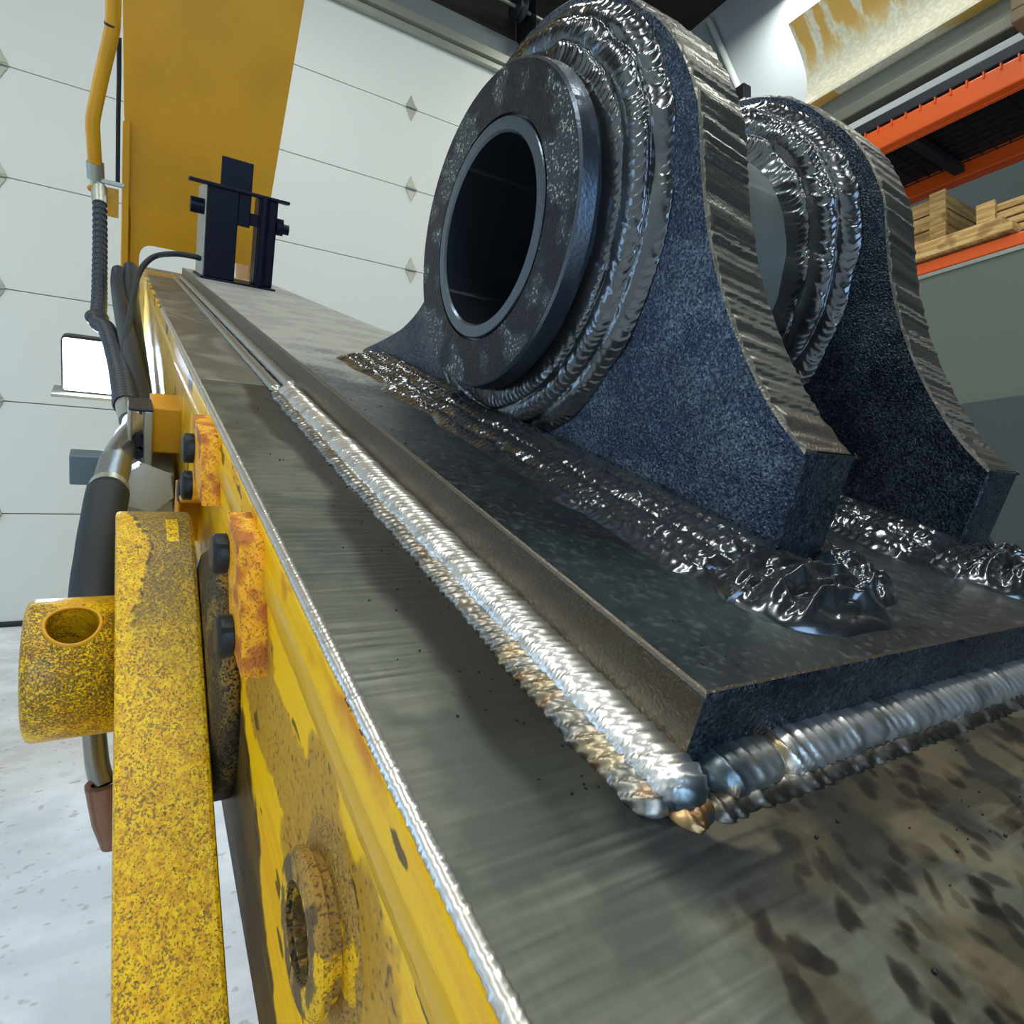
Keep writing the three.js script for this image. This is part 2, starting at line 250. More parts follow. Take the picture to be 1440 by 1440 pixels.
struct('wall_right', box(XR, XR + 0.2, 0, CEIL, ZF - 0.3, ZB), M.wallLow, 'dull green wall behind the rack, its shade put into the colour');  // shade behind the shelf is painted in as this darker tone
struct('baseboard_right', box(XR - 0.02, XR, 0, 1.42, ZF - 0.06, ZB), M.wallLow, 'darker blue grey lower band of the wall behind the rack');
{ // overhead door: seven sections with recessed joints
  const d = new THREE.Group(); d.name = 'door_1'; d.userData = { kind: 'structure', label: 'white sectional overhead door with steel hinges', category: 'door' }; scene.add(d);
  for (let k = 0; k < 7; k++) part(d, 'panel', rbox(DX0, DX1, k * 0.61 + 0.0022, (k + 1) * 0.61 - 0.0022, ZF - 0.05, ZF, 0.004), M.door);
  part(d, 'insulation_core', box(DX0, DX1, 0, DOOR_TOP, ZF - 0.058, ZF - 0.02), std({ color: 0x6a6c68, roughness: 0.9 }));
  part(d, 'bottom_seal', rbox(DX0, DX1, 0, 0.03, ZF - 0.04, ZF + 0.015, 0.01), M.rubber, 'black rubber bottom seal');
  const hs = new THREE.Shape([[0, 0.095], [0.022, 0.045], [0.036, 0.02], [0.036, -0.02], [0.022, -0.045], [0, -0.095], [-0.022, -0.045], [-0.036, -0.02], [-0.036, 0.02], [-0.022, 0.045]].map((p) => new THREE.Vector2(...p)));
  const hg = mergeGeometries([boxUV(new THREE.ExtrudeGeometry(hs, { depth: 0.004, bevelEnabled: true, bevelSize: 0.002, bevelThickness: 0.002, bevelSegments: 1 })), boxUV(new THREE.CylinderGeometry(0.009, 0.009, 0.085, 12).rotateZ(Math.PI / 2).translate(0, 0, 0.01))]);
  for (let k = 1; k < 7; k++) for (const x of [-0.55, 1.85]) { const h = part(d, 'hinge', hg, M.zinc, 'zinc plated door hinge'); h.position.set(x, k * 0.61, ZF); }
}
struct('trim_1', mergeGeometries([box(DX0 - 0.2, DX1 + 0.05, DOOR_TOP - 0.06, DOOR_TOP - 0.02, ZF + 0.005, ZF + 0.05), box(DX0 - 0.2, DX1 + 0.05, DOOR_TOP + 0.02, DOOR_TOP + 0.09, ZF - 0.06, ZF + 0.045)]), M.zinc, 'grey metal header strips above the overhead door');
struct('trim_2', box(DX0 - 0.2, DX1 + 0.05, DOOR_TOP + 0.11, DOOR_TOP + 0.3, ZF - 0.06, ZF - 0.02), std({ color: 0x8d9698, roughness: 0.35, metalness: 0.4 }), 'crinkled silver foil board above the door header');
{ // torsion shaft with its cable drum
  const t = thing('torsion_shaft', 'steel torsion shaft with cable drum above the overhead door', 'door shaft');
  part(t, 'shaft', cyl(V3(DX0, DOOR_TOP + 0.42, ZF + 0.16), V3(DX1 + 0.15, DOOR_TOP + 0.42, ZF + 0.16), 0.014), M.zinc);
  part(t, 'cable_drum', boxUV(lathe([[0.014, 0], [0.1, 0], [0.1, 0.012], [0.075, 0.02], [0.075, 0.05], [0.095, 0.06], [0.095, 0.075], [0.03, 0.08], [0.03, 0.1], [0.014, 0.1]], 32).translate(DX1 - 0.13, DOOR_TOP + 0.42, ZF + 0.16)), M.bolt);
  part(t, 'bearing_plate', rbox(DX1 + 0.02, DX1 + 0.026, DOOR_TOP + 0.22, DOOR_TOP + 0.52, ZF - 0.05, ZF + 0.24, 0.002), M.bolt);
  part(t, 'spring', boxUV(lathe(Array.from({ length: 161 }, (_, i) => [0.034 + 0.006 * Math.cos(i * Math.PI / 2), 1.3 * i / 160]), 18).translate(-0.2, DOOR_TOP + 0.42, ZF + 0.16)), M.dark, 'black coil spring');
}
{ const t = thing('door_track', 'galvanized vertical track at the edge of the overhead door', 'track');
  part(t, 'rail', rbox(DX1 + 0.03, DX1 + 0.035, 0, DOOR_TOP + 0.2, ZF - 0.06, ZF + 0.1, 0.001), M.zinc);
  part(t, 'lip', rbox(DX1 + 0.0, DX1 + 0.03, 0, DOOR_TOP + 0.2, ZF + 0.095, ZF + 0.1, 0.001), M.zinc); }
{ // pale wall lining, studs and brace in the corner beyond the bracket
  struct('wall_lining', box(XR - 0.05, XR, 3.3, CEIL, ZF - 0.06, 1.0), std({ color: 0xa7b0b4, roughness: 0.7 }), 'pale grey lining on the upper wall behind the rack');
  const t = thing('wall_brace', 'diagonal grey steel brace on the pale upper wall', 'brace');
  part(t, 'bar', boxUV(cyl(V3(XR - 0.1, 5.3, -3.95), V3(XR - 0.1, 3.35, -3.2), 0.035, 0.035, 4)), std({ color: 0xb9c0c0, roughness: 0.6 }));
}
// ---------- ceiling lamps: glowing panel and area light of the same size ----------
const lampMat = std({ color: 0xffffff, emissive: LAMP_COL, emissiveIntensity: 6, roughness: 0.6 });
[[-2.2, -1.6], [1.3, -2.0], [4.0, -2.95], [-2.2, 0.8], [1.3, 0.6], [3.9, 0.2], [-0.2, 2.7]].forEach(([x, z], i) => {
  const y = 5.0, t = thing('ceiling_lamp', 'long white strip lamp hung below the dark ceiling', 'lamp', 'strip lamps under the ceiling');
  part(t, 'housing', rbox(x - 0.72, x + 0.72, y + 0.01, y + 0.08, z - 0.19, z + 0.19, 0.01), M.wall);
  part(t, 'diffuser', box(x - 0.7, x + 0.7, y, y + 0.012, z - 0.17, z + 0.17), lampMat);
  for (const sx of [-0.5, 0.5]) part(t, 'hanger', cyl(V3(x + sx, y + 0.08, z), V3(x + sx, CEIL, z), 0.006), M.zinc);
  const l = new THREE.RectAreaLight(LAMP_COL, LAMP, 1.4, 0.34); l.position.set(0 + x, y - 0.006, z); l.lookAt(x, 0, z); l.name = `lamp_light_${i}`; scene.add(l);
});

{ // added dark chest, unseen behind the lens, to darken reflections in the facing steel
  const t = thing('added_dark_chest', 'added dark chest with five drawers, out of view, darkening steel reflections', 'added chest'), dk = std({ color: 0x14161a, roughness: 0.5, metalness: 0.2 }), x0 = 0.75, x1 = 2.3, z0 = 0.35, z1 = 1.05;
  part(t, 'body', rbox(x0, x1, 0.12, 0.98, z0, z1, 0.01), dk);
  for (let k = 0; k < 5; k++) { const y = 0.15 + k * 0.16, d = part(t, 'drawer', rbox(x0 + 0.03, x1 - 0.03, y, y + 0.145, z0 - 0.016, z0 + 0.01, 0.004), dk); part(d, 'handle', rbox(x0 + 0.15, x1 - 0.15, y + 0.11, y + 0.128, z0 - 0.035, z0 - 0.014, 0.004), M.bolt); }
  for (const x of [x0 + 0.12, x1 - 0.12]) for (const z of [z0 + 0.1, z1 - 0.1]) part(t, 'caster', boxUV(new THREE.CylinderGeometry(0.06, 0.06, 0.04, 24).rotateZ(Math.PI / 2).translate(x, 0.06, z)), M.rubber);
}

// ================= THE BOOM =================
const boom = boomThing('excavator_boom', 'yellow excavator boom with bare ground steel top and a welded black pin bracket', 'boom');
const BX = 0.051;                                      // left edge of the boom top
// --- top steel of the near end: brushed, spotted in front of the bracket plate
const TX0 = 0.05, TX1 = 0.56, TS0 = -0.14, TS1 = 0.53;
const spots = []; { const r = rng(77); for (let i = 0; i < 280; i++) spots.push([mix(0.095, 0.28, r()), mix(-0.01, 0.064, r()), mix(0.0013, 0.0034, r()), mix(0.0018, 0.0058, r()), mix(-0.85, -0.25, r()), 0.35 + 0.6 * r()]); }
const topCol = tex(1536, 2048, (u, v) => {
  const x = mix(TX0, TX1, u), s = mix(TS0, TS1, v);
  const br = fbm(u + 0.06 * v, v, 26, 700, 2, 901), b2 = fbm(u, v + 0.1 * u, 300, 40, 2, 905), g = fbm(u, v, 9, 11, 5, 911), g2 = fbm(u, v, 30, 38, 4, 921);
  let a = mix3([78, 82, 74], [116, 118, 107], 0.45 * br + 0.2 * b2 + 0.35 * sm(0.35, 0.65, g));
  a = mix3(a, [70, 79, 74], 0.6 * sm(0.48, 0.66, g2));
  // dull mill scale left unground beside the bead and in front of the plate
  const scale = Math.max(sm(0.016, 0.009, Math.abs(x - 0.093) + 0.02 * (g - 0.5)) * sm(0.05, 0.12, s), sm(0.02, 0.004, Math.abs(s - 0.055) + 0.03 * (g2 - 0.5)) * sm(0.095, 0.115, x + 0.03 * (g - 0.5)));
  a = mix3(a, [34, 34, 30], 0.8 * scale);
  const fr = sm(0.09, 0.07, s + 0.03 * (g - 0.5)) * sm(0.088, 0.106, x + 0.03 * (g - 0.5));
  if (fr > 0) { a = mix3(a, [72, 66, 50], fr * 0.75 * sm(0.38, 0.6, g2)); for (const q of spots) { const dx = x - q[0], ds = s - q[1]; if (Math.abs(dx) > 0.011 || Math.abs(ds) > 0.011) continue; const c = Math.cos(q[4]), n = Math.sin(q[4]), A = (dx * c + ds * n) / q[2], B = (-dx * n + ds * c) / q[3], d = A * A + B * B + 2.4 * (fbm(u, v, 110, 140, 3, 955) - 0.5); if (d < 1.2) a = mix3(a, [26, 22, 17], fr * q[5] * sm(1.2, 0.1, d)); } }
  // blue heat tint around the bead corner
  const dc = Math.hypot(x - 0.112, s - 0.066) + 0.012 * (g2 - 0.5);
  a = mix3(a, [26, 31, 37], 0.85 * sm(0.028, 0.012, dc));
  const tan = fr * sm(0.54, 0.64, fbm(u, v, 22, 26, 4, 983)); a = mix3(a, [142, 128, 98], 0.45 * tan);
  const scr = sm(0.015, 0.05, 0.07 - s) * sm(0.17, 0.22, x + 0.05 * (g2 - 0.5)) * sm(0.5, 0.62, fbm(u + 0.3 * v, v, 40, 300, 3, 989)); a = mix3(a, [168, 164, 148], 0.6 * scr);
  return a;
}, true);
const topRough = tex(1024, 1024, (u, v) => 255 * mix(0.34, 0.56, 0.5 * fbm(u + 0.06 * v, v, 26, 400, 2, 931) + 0.5 * sm(0.35, 0.65, fbm(u, v, 12, 14, 4, 937))), false);
const topBump = tex(1024, 1024, (u, v) => 255 * (0.7 * fbm(u + 0.06 * v, v, 20, 400, 2, 941) + 0.3 * fbm(u, v, 60, 60, 3, 947)), false);
for (const t of [topCol, topRough, topBump]) t.wrapS = t.wrapT = THREE.ClampToEdgeWrapping;
M.top = std({ map: topCol, roughnessMap: topRough, roughness: 1, metalness: 0.72, bumpMap: topBump, bumpScale: 0.00025 });
const farCol = tex(1024, 1024, (u, v) => {
  const g = fbm(u, v, 6, 20, 5, 961), sw = Math.sin(40 * (fbm(u, v, 4, 9, 3, 966) + 0.15 * u)) * 0.5 + 0.5, br = fbm(u, v, 60, 500, 2, 969);
  let a = mix3([98, 99, 93], [156, 157, 150], 0.4 * br + 0.6 * sw * sm(0.35, 0.6, g));
  a = mix3(a, [206, 160, 40], 0.85 * sm(0.62, 0.64, fbm(u, v, 3, 12, 4, 977) + 0.2 * sm(0.55, 1, v) - 0.14));        // old paint left on
  return a;
}, true);
farCol.wrapS = farCol.wrapT = THREE.ClampToEdgeWrapping;
M.topFar = std({ map: farCol, roughness: 0.4, metalness: 0.7, bumpMap: topBump, bumpScale: 0.0003 });
function topSlab(pts, x0, x1, s0, s1, mat) {           // outline (x, s) at y = 0, 20 mm thick, uv 0..1 over the texture's rectangle
  const sh = new THREE.Shape(pts.map((p) => new THREE.Vector2(p[0], p[1])));
  const g = new THREE.ExtrudeGeometry(sh, { depth: 0.018, bevelEnabled: true, bevelSize: 0.0008, bevelThickness: 0.0008, bevelOffset: -0.0008, bevelSegments: 1 });
  g.translate(0, 0, -0.0188); g.rotateX(-Math.PI / 2);
  const p = g.attributes.position, uv = g.attributes.uv; for (let i = 0; i < p.count; i++) uv.setXY(i, (p.getX(i) - x0) / (x1 - x0), (-p.getZ(i) - s0) / (s1 - s0));
  return g;
}
part(boom, 'top_plate', topSlab([[BX, TS0], [TX1 - 0.01, TS0], [TX1 - 0.01, TS1], [BX, TS1]], TX0, TX1, TS0, TS1, M.top), M.top, 'bare ground steel top with dark spots');
part(boom, 'top_plate', topSlab([[BX, TS1 + 0.0006], [0.55, TS1 + 0.0006], [0.37, 1.0], [0.365, 1.95], [BX + 0.008, 1.95]], 0.05, 0.56, 0.53, 1.96, M.topFar), M.topFar, 'bare steel top with swirled grinding marks');
// --- sides and bottom
part(boom, 'side_plate', slab([[TS0, -0.0022], [0.535, -0.0022], [0.535, -0.214], [0.3, -0.178], [TS0, -0.196]], BX - 0.001, BX + 0.014, 0.001), M.ySideNear, 'vivid yellow paint with caked dust and dark grease');
part(boom, 'side_plate', slab([[0.536, -0.0022], [1.95, -0.0022], [1.95, -0.34], [1.1, -0.3], [0.536, -0.214]], BX - 0.001, BX + 0.014, 0.001), M.ySide, 'glossy yellow paint with dust and grease patches');
part(boom, 'side_plate', slab([[TS0, -0.0195], [0.53, -0.0195], [0.53, -0.2], [0.3, -0.178], [TS0, -0.196]], 0.53, 0.545, 0.001), M.ySide);
part(boom, 'side_plate', slab([[0.531, -0.0195], [1.95, -0.0195], [1.95, -0.34], [1.1, -0.3], [0.531, -0.21]], 0.34, 0.355, 0.001), M.ySide);
part(boom, 'bottom_plate', slab([[TS0, -0.19], [0.3, -0.172], [1.1, -0.292], [1.95, -0.33], [1.95, -0.345], [1.1, -0.306], [0.3, -0.184], [TS0, -0.202]], BX + 0.012, 0.345, 0.001), M.yGrit);
part(boom, 'end_plate', bbox(BX + 0.012, 0.535, -0.19, -0.02, TS0, TS0 + 0.012), M.yGrit);
part(boom, 'edge_bead', bead(bp(BX + 0.0012, -0.001, TS0 + 0.005), bp(BX + 0.0012, -0.001, 1.0), V3(-1, 0, 0), V3(0, 1, 0), 0.0019, 0.0017, { period: 0.0022, amp: 0.22, seed: 5, m: 10, step: 0.0008 }), M.edge, 'bright ground edge');
part(boom, 'corner_weld', bead(bp(BX, -0.02, TS0 + 0.005), bp(BX, -0.02, 1.9), V3(-1, 0, 0), V3(0, 1, 0), 0.0022, 0.006, { period: 0.012, amp: 0.05, seed: 8, m: 14, step: 0.002 }), M.ySide, 'painted weld along the top edge');

// --- bolted pads on the side
function pad(s0, y0, s1, y1, depth, bolts) {           // front face runs from (s0,y0) at the top to (s1,y1) at the foot
  const g = group(boom, 'stop_pad', 'rusty orange bolted pad');
  const d = depth, pts = [[s0, y0], [mix(s0, s1, 0.55) - 0.0015, mix(y0, y1, 0.5)], [s1, y1], [s1 + d, y1], [s0 + d, y0]];
  part(g, 'block', slab(pts, 0.0405, BX + 0.002, 0.0012), M.yPad);
  for (const [s, y, r] of bolts) part(g, 'bolt', boxUV(hexHeadRound(0.0345, 0.0402, y, s, r)), M.bolt, 'dark round bolt head');
}
function hexHeadRound(x0, x1, y, s, r) { return lathe([[0, x0], [r * 0.8, x0], [r, x0 + 0.0012], [r, x1]], 28).translate(0, y, -s); }
pad(0.239, -0.006, 0.211, -0.05, 0.03, [[0.262, -0.022, 0.0085], [0.236, -0.046, 0.0085]]);
pad(0.381, -0.003, 0.356, -0.037, 0.045, [[0.409, -0.02, 0.009], [0.407, -0.043, 0.009], [0.43, -0.055, 0.008]]);
{ // folded yellow clip behind the link
  const g = group(boom, 'cable_clip', 'folded yellow sheet clip');
  part(g, 'upright', bbox(0.035, 0.037, -0.085, -0.055, 0.43, 0.452), M.yClean);
  part(g, 'shelf', bbox(0.035, BX + 0.002, -0.058, -0.055, 0.415, 0.452), M.yClean);
  part(g, 'web', bbox(0.037, BX + 0.002, -0.1, -0.058, 0.45, 0.453), M.yClean);
}
{ // small pin boss low on the side
  const g = group(boom, 'pin_boss', 'small grimy yellow pin boss');
  const c = [-0.0635, 0.1165];
  part(g, 'flange', cylUV(latheAt([[0.011, 0.0525], [0.031, 0.0525], [0.0285, 0.0505], [0.024, 0.0492], [0.0215, 0.0478], [0.011, 0.0478]], ...c, 64), ...c, 0.024), M.yDust);
  part(g, 'ring', cylUV(latheC([[0.0112, 0.05], [0.0112, 0.043], [0.0124, 0.0412], [0.0186, 0.0412], [0.0202, 0.0426], [0.0202, 0.0448], [0.0178, 0.0455], [0.0178, 0.05]], ...c, 64), ...c, 0.019), M.yDust);
  part(g, 'bore', latheAt([[0.0113, 0.0412], [0.0113, 0.062], [0, 0.062]], ...c, 40), M.yHub);
}
{ // hub behind the link
  const g = group(boom, 'pivot_hub', 'grimy dark hub between link and boom');
  part(g, 'disc', cylUV(latheAt([[0, 0.0395], [0.055, 0.0395], [0.064, 0.042], [0.066, 0.0445], [0.066, 0.0525], [0, 0.0525]], -0.118, 0.318, 72), -0.118, 0.318, 0.066), M.yHub);
}
{ // hose block bolted to the boom side
  const g = group(boom, 'hose_block', 'hose block with a large hexagon plug');
  part(g, 'yellow_stand', bbox(0.028, BX + 0.002, -0.088, -0.047, 0.62, 0.68), M.yClean);
  part(g, 'rear_stand', bbox(0.03, BX + 0.002, -0.19, -0.09, 0.66, 0.72), M.yClean);
  part(g, 'clamp_plate', bbox(0.021, 0.0278, -0.098, -0.046, 0.6, 0.64), M.zinc);
  part(g, 'clamp_plate', bbox(0.0095, 0.0125, -0.094, -0.046, 0.6, 0.64), M.zinc);
  part(g, 'clamp_cap', bbox(0.0095, 0.0278, -0.047, -0.044, 0.6, 0.64), M.bolt);
  for (const y of [-0.075, -0.086]) part(g, 'nut', boxUV(cyl(bp(0.017, y, 0.607), bp(0.017, y, 0.62), 0.0052, 0.0052, 6)), M.bolt);
  part(g, 'manifold', bbox(0.012, 0.046, -0.155, -0.1, 0.6, 0.66, 0.003), M.zinc);
  const plug = boxUV(new THREE.CylinderGeometry(0.021, 0.0225, 0.03, 6).rotateX(Math.PI / 2).rotateZ(0.12).rotateX(-0.3).rotateY(0.1).translate(0.0225, -0.109, -0.586));
  part(g, 'hex_plug', plug, M.zinc, 'large dull hexagon plug');
  const plug2 = boxUV(new THREE.CylinderGeometry(0.0235, 0.0235, 0.012, 6).rotateX(Math.PI / 2).rotateZ(0.2).rotateX(-0.2).translate(0.026, -0.142, -0.6));
  part(g, 'hex_nut', plug2, M.zinc);
  part(g, 'flange_plate', bbox(-0.032, 0.009, -0.119, -0.0925, 0.615, 0.635), M.tab, 'flat blue grey steel tab');
}

// ================= THE PIN BRACKET (part of the boom) =================
const br = group(boom, 'pin_bracket', 'black steel pin bracket with two eared plates');
const PX0 = 0.1164, PX1 = 0.452, PS0 = 0.0768, PS1 = 1.72, PY = 0.0255;   // plate
{ // base plate, narrower towards the far end
  const sh = new THREE.Shape([[PX0, PS0], [PX1, PS0], [PX1, 0.62], [0.34, 0.95], [0.33, PS1], [0.128, PS1]].map((p) => new THREE.Vector2(...p)));
  const g = new THREE.ExtrudeGeometry(sh, { depth: PY - 0.0004 - 0.0024, bevelEnabled: true, bevelSize: 0.0012, bevelThickness: 0.0012, bevelOffset: -0.0012, bevelSegments: 2 });
  g.translate(0, 0, 0.0016); g.rotateX(-Math.PI / 2);
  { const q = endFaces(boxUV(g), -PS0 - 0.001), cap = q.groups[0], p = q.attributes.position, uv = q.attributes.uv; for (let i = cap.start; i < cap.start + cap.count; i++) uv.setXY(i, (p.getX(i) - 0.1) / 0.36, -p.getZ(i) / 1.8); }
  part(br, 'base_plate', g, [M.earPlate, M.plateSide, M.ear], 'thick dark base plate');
}
const CS = 0.359, CY = 0.1368, ER = 0.127, EX0 = 0.210, ETH = 0.031, FX0 = 0.3605;
function earOutline() {
  const front = [[0.1315, 0.0255], [0.1325, 0.0705], [0.1335, 0.0728], [0.1475, 0.0808], [0.1615, 0.0913], [0.1815, 0.1101], [0.1992, 0.1308], [0.214, 0.1527], [0.2245, 0.1724], [0.2352, 0.1952]];
  const back = [[0.494, 0.0945], [0.5105, 0.078], [0.5395, 0.0610], [0.5905, 0.0422], [0.6266, 0.0304], [0.633, 0.0255]];
  const pts = []; const a0 = Math.atan2(0.1952 - CY, 0.2352 - CS), a1 = -0.22;
  for (const p of front) pts.push(p);
  for (let i = 1; i < 40; i++) { const a = mix(a0, a1, i / 40), r = mix(Math.hypot(0.2352 - CS, 0.1952 - CY), ER, Math.min(1, i / 8)); pts.push([CS + r * Math.cos(a), CY + r * Math.sin(a)]); }
  for (const p of back) pts.push(p);
  return new THREE.CatmullRomCurve3(pts.map((p) => V3(p[0], p[1], 0)), false, 'catmullrom', 0.4);
}
// eared plate: smooth faces, softly broken edges and a flame-cut rim with slanting drag lines; material slots: face, cut rim, front end
function earGeo(x0, x1, seed) {
  const c = earOutline(), n = 700, b = 0.0013, P = [], T = [];
  for (let i = 0; i <= n; i++) { P.push(c.getPointAt(i / n)); T.push(c.getTangentAt(i / n)); }
  const inset = P.map((p, i) => new THREE.Vector2(p.x + T[i].y * b, p.y - T[i].x * b)), hole = []; for (let i = 0; i < 64; i++) hole.push(new THREE.Vector2(CS + 0.06 * Math.cos(i / 32 * Math.PI), CY + 0.06 * Math.sin(i / 32 * Math.PI)));
  const all = inset.concat(hole), tri = THREE.ShapeUtils.triangulateShape(inset, [hole]), pos = [], nor = [], groups = [];
  for (const [x, d] of [[x0, -1], [x1, 1]]) for (const t of tri) {
    const [A, B, C] = t.map((q) => all[q]), ccw = (B.x - A.x) * (C.y - A.y) - (B.y - A.y) * (C.x - A.x) > 0, ord = ccw === d > 0 ? [A, B, C] : [A, C, B];   // (s, y) turned into (-z, y) keeps this handedness along +x
    for (const q of ord) { pos.push(x, q.y, -q.x); nor.push(d, 0, 0); }
  }
  groups.push({ start: 0, count: pos.length / 3, materialIndex: 0 });
  const cols = [x0, x0 + b * 0.5, x0 + b]; for (let q = 1; q < 8; q++) cols.push(mix(x0 + b, x1 - b, q / 8)); cols.push(x1 - b, x1 - b * 0.5, x1);
  const ring = (i, q) => { const f = i / n, x = cols[q], w = q === 0 || q === cols.length - 1 ? -b : q === 1 || q === cols.length - 2 ? -b * 0.3 : 0, cut = P[i].y > 0.074 && f < 0.97 && w === 0 ? 0.0014 * (N1((i + q * 0.5) / 1.9, seed) - 0.5) + 0.0009 * (N1((i + q * 0.4) / 7, seed + 3) - 0.5) + 0.0003 * (N2(i / 3, q / 2, seed + 6) - 0.5) : 0; const o = w + cut; return [x, P[i].y + T[i].x * o, -(P[i].x - T[i].y * o)]; };
  const m = cols.length, gp = [], gi = []; for (let i = 0; i <= n; i++) for (let q = 0; q < m; q++) gp.push(...ring(i, q));
  for (let i = 0; i < n; i++) for (let q = 0; q < m - 1; q++) { const a = i * m + q, e = a + 1, f = a + m, g = f + 1; gi.push(a, e, g, a, g, f); }
  const rim = new THREE.BufferGeometry(); rim.setAttribute('position', new THREE.Float32BufferAttribute(gp, 3)); rim.setIndex(gi); rim.computeVertexNormals(); const r2 = rim.toNonIndexed();
  const start = pos.length / 3, endN = P.findIndex((p) => p.y > 0.0715) * (m - 1) * 6; for (const v of r2.attributes.position.array) pos.push(v); for (const v of r2.attributes.normal.array) nor.push(v);
  groups.push({ start, count: endN, materialIndex: 2 }, { start: start + endN, count: r2.attributes.position.count - endN, materialIndex: 1 });
  const g = new THREE.BufferGeometry(); g.setAttribute('position', new THREE.Float32BufferAttribute(pos, 3)); g.setAttribute('normal', new THREE.Float32BufferAttribute(nor, 3)); g.groups = groups; return boxUV(g);
}
part(br, 'ear_plate', earGeo(EX0, EX0 + ETH, 11), [M.ear, M.cut, M.ear], 'blue black eared plate with flame cut edge');
part(br, 'ear_plate', earGeo(FX0, FX0 + ETH, 23), [M.ear, M.cut, M.ear], 'blue black eared plate with flame cut edge');
// bosses: machined face, rim, neck
function boss(x, dir) {                                // x is the outer face, dir the way into the ear
  const q = (r, d) => [r, x + dir * d], P = [q(0.0622, 0), q(0.0878, 0), q(0.0893, 0.0012), q(0.0905, 0.0095), q(0.0898, 0.0118), q(0.0868, 0.0128), q(0.0862, 0.031)];
  return latheC(dir > 0 ? P : P.reverse(), CY, CS, 160);
}
part(br, 'boss', boss(0.183, 1), M.boss, 'machined round boss');
part(br, 'boss_face', latheAt([[0.0622, 0.18285], [0.0876, 0.18285]], CY, CS, 144), M.bossFace, 'pitted end face of the boss');
part(br, 'bushing', latheC([[0.0526, 0.22], [0.0526, 0.1836], [0.0538, 0.1824], [0.0602, 0.1824], [0.0608, 0.183], [0.0608, 0.186], [0.062, 0.186], [0.0622, 0.183]], CY, CS, 128), M.boss);
part(br, 'bore', latheAt([[0.0528, 0.2], [0.0528, 0.419]], CY, CS, 96), M.boss, 'machined pin bore');
part(br, 'cross_tube', latheAt([[0.0862, EX0 + ETH - 0.003], [0.0862, FX0 + 0.003]], CY, CS, 128), M.tube, 'smooth grey cross tube between the ears');
part(br, 'boss', boss(FX0 + ETH + 0.027, -1), M.boss, 'machined round boss');
part(br, 'bore_end', latheAt([[0.0526, 0.4165], [0.0862, 0.4168]], CY, CS, 64), M.boss);
// multi-pass ring welds between boss or tube and ear: a ridged, lumpy cone
function ringWeld(r0, x0, r1, x1, seed, ridges = 3) {
  return grid(900, 42, (a, t) => {
    const ph = a * Math.PI * 2, w = Math.min(1, t), k = w * ridges, f = k - Math.floor(k);
    const ridge = Math.sqrt(Math.max(0, Math.sin(Math.PI * f))) * 0.0024, cx = Math.cos(ph), sy = Math.sin(ph);
    const cz = a * 150 + 1.2 * Math.sin(Math.PI * f) + 2 * N1(a * 40 + 60 * Math.floor(k), seed + 7), wv = 0.0030 * (N2(cx * 6 + 40, sy * 6 + 40 + Math.floor(k) * 7, seed) - 0.5) + 0.0006 * (N2(cx * 26 + 90, sy * 26 + 90 + t * 9, seed + 2) - 0.5) + 0.0003 * (Math.pow(cz - Math.floor(cz), 1.5) - 0.5);
    const bulge = 0.004 * Math.sin(Math.PI * w), env = Math.sin(Math.PI * Math.min(0.97, Math.max(0.03, w)));
    const rr = mix(r0, r1, w) + (1 - w) * 0 + (bulge + ridge + wv * 1.6) * 0.75, xx = mix(x0, x1, Math.pow(w, 0.85)) + Math.sign(x0 - x1) * (bulge + ridge + wv * 1.6) * 0.7 * (0.3 + 0.7 * env);
    return [xx, CY + rr * sy, -(CS - rr * cx)];
  }, () => [1, 1, 1]);
}
part(br, 'ring_weld', ringWeld(0.0845, 0.1975, 0.1225, EX0 + 0.0008, 31), M.weldDark, 'thick dark ring weld in three passes');
part(br, 'ring_weld', ringWeld(0.0845, FX0 - 0.017, 0.1225, FX0 + 0.0008, 47), M.weldDark, 'thick dark ring weld in three passes');
// heavy fillets along the foot of each ear
function footWeld(xe, w, s0, s1, h, seed) {
  return grid(Math.ceil((s1 - s0) / 0.0009), 46, (a, t) => {
    const s = mix(s0, s1, a), end = Math.min(sm(s0 - 0.002, s0 + 0.02, s), sm(s1 + 0.004, s1 - 0.05, s)), W = w * (0.45 + 0.55 * end) * (1 + 0.25 * (N1(s / 0.03, seed) - 0.5)), k = t * 4, f = k - Math.floor(k);
    const env = Math.min(1, 4 * t, 4.5 * (1 - t)), ridge = Math.sqrt(Math.max(0, Math.sin(Math.PI * f))) * 0.0027;
    const cres = (s / 0.0048 + 0.9 * Math.sin(Math.PI * f) + 3 * N1(s / 0.02 + Math.floor(k) * 31, seed + 1)), rp = 0.0010 * (Math.pow(cres - Math.floor(cres), 1.5) - 0.5);
    const n = 0.0026 * (N2(s / 0.012, t * 5, seed + 2) - 0.5) + 0.0011 * (N2(s / 0.0024, t * 20, seed + 4) - 0.5);
    const y = PY - 0.0012 + (h * Math.pow(t, 1.35) + 0.002 + (ridge + rp + n)) * end * env + h * Math.pow(t, 1.35) * end * (1 - env) * (t > 0.5 ? 1 : 0);
    return [xe + 0.001 - W * (1 - t), y, -s];
  }, () => [1, 1, 1]);
}
part(br, 'foot_weld', footWeld(EX0, 0.052, 0.118, 0.6, 0.0125, 61), M.weldDark, 'coarse shiny multi pass fillet weld');
part(br, 'foot_weld', footWeld(FX0, 0.052, 0.118, 0.6, 0.0125, 83), M.weldDark, 'coarse shiny multi pass fillet weld');
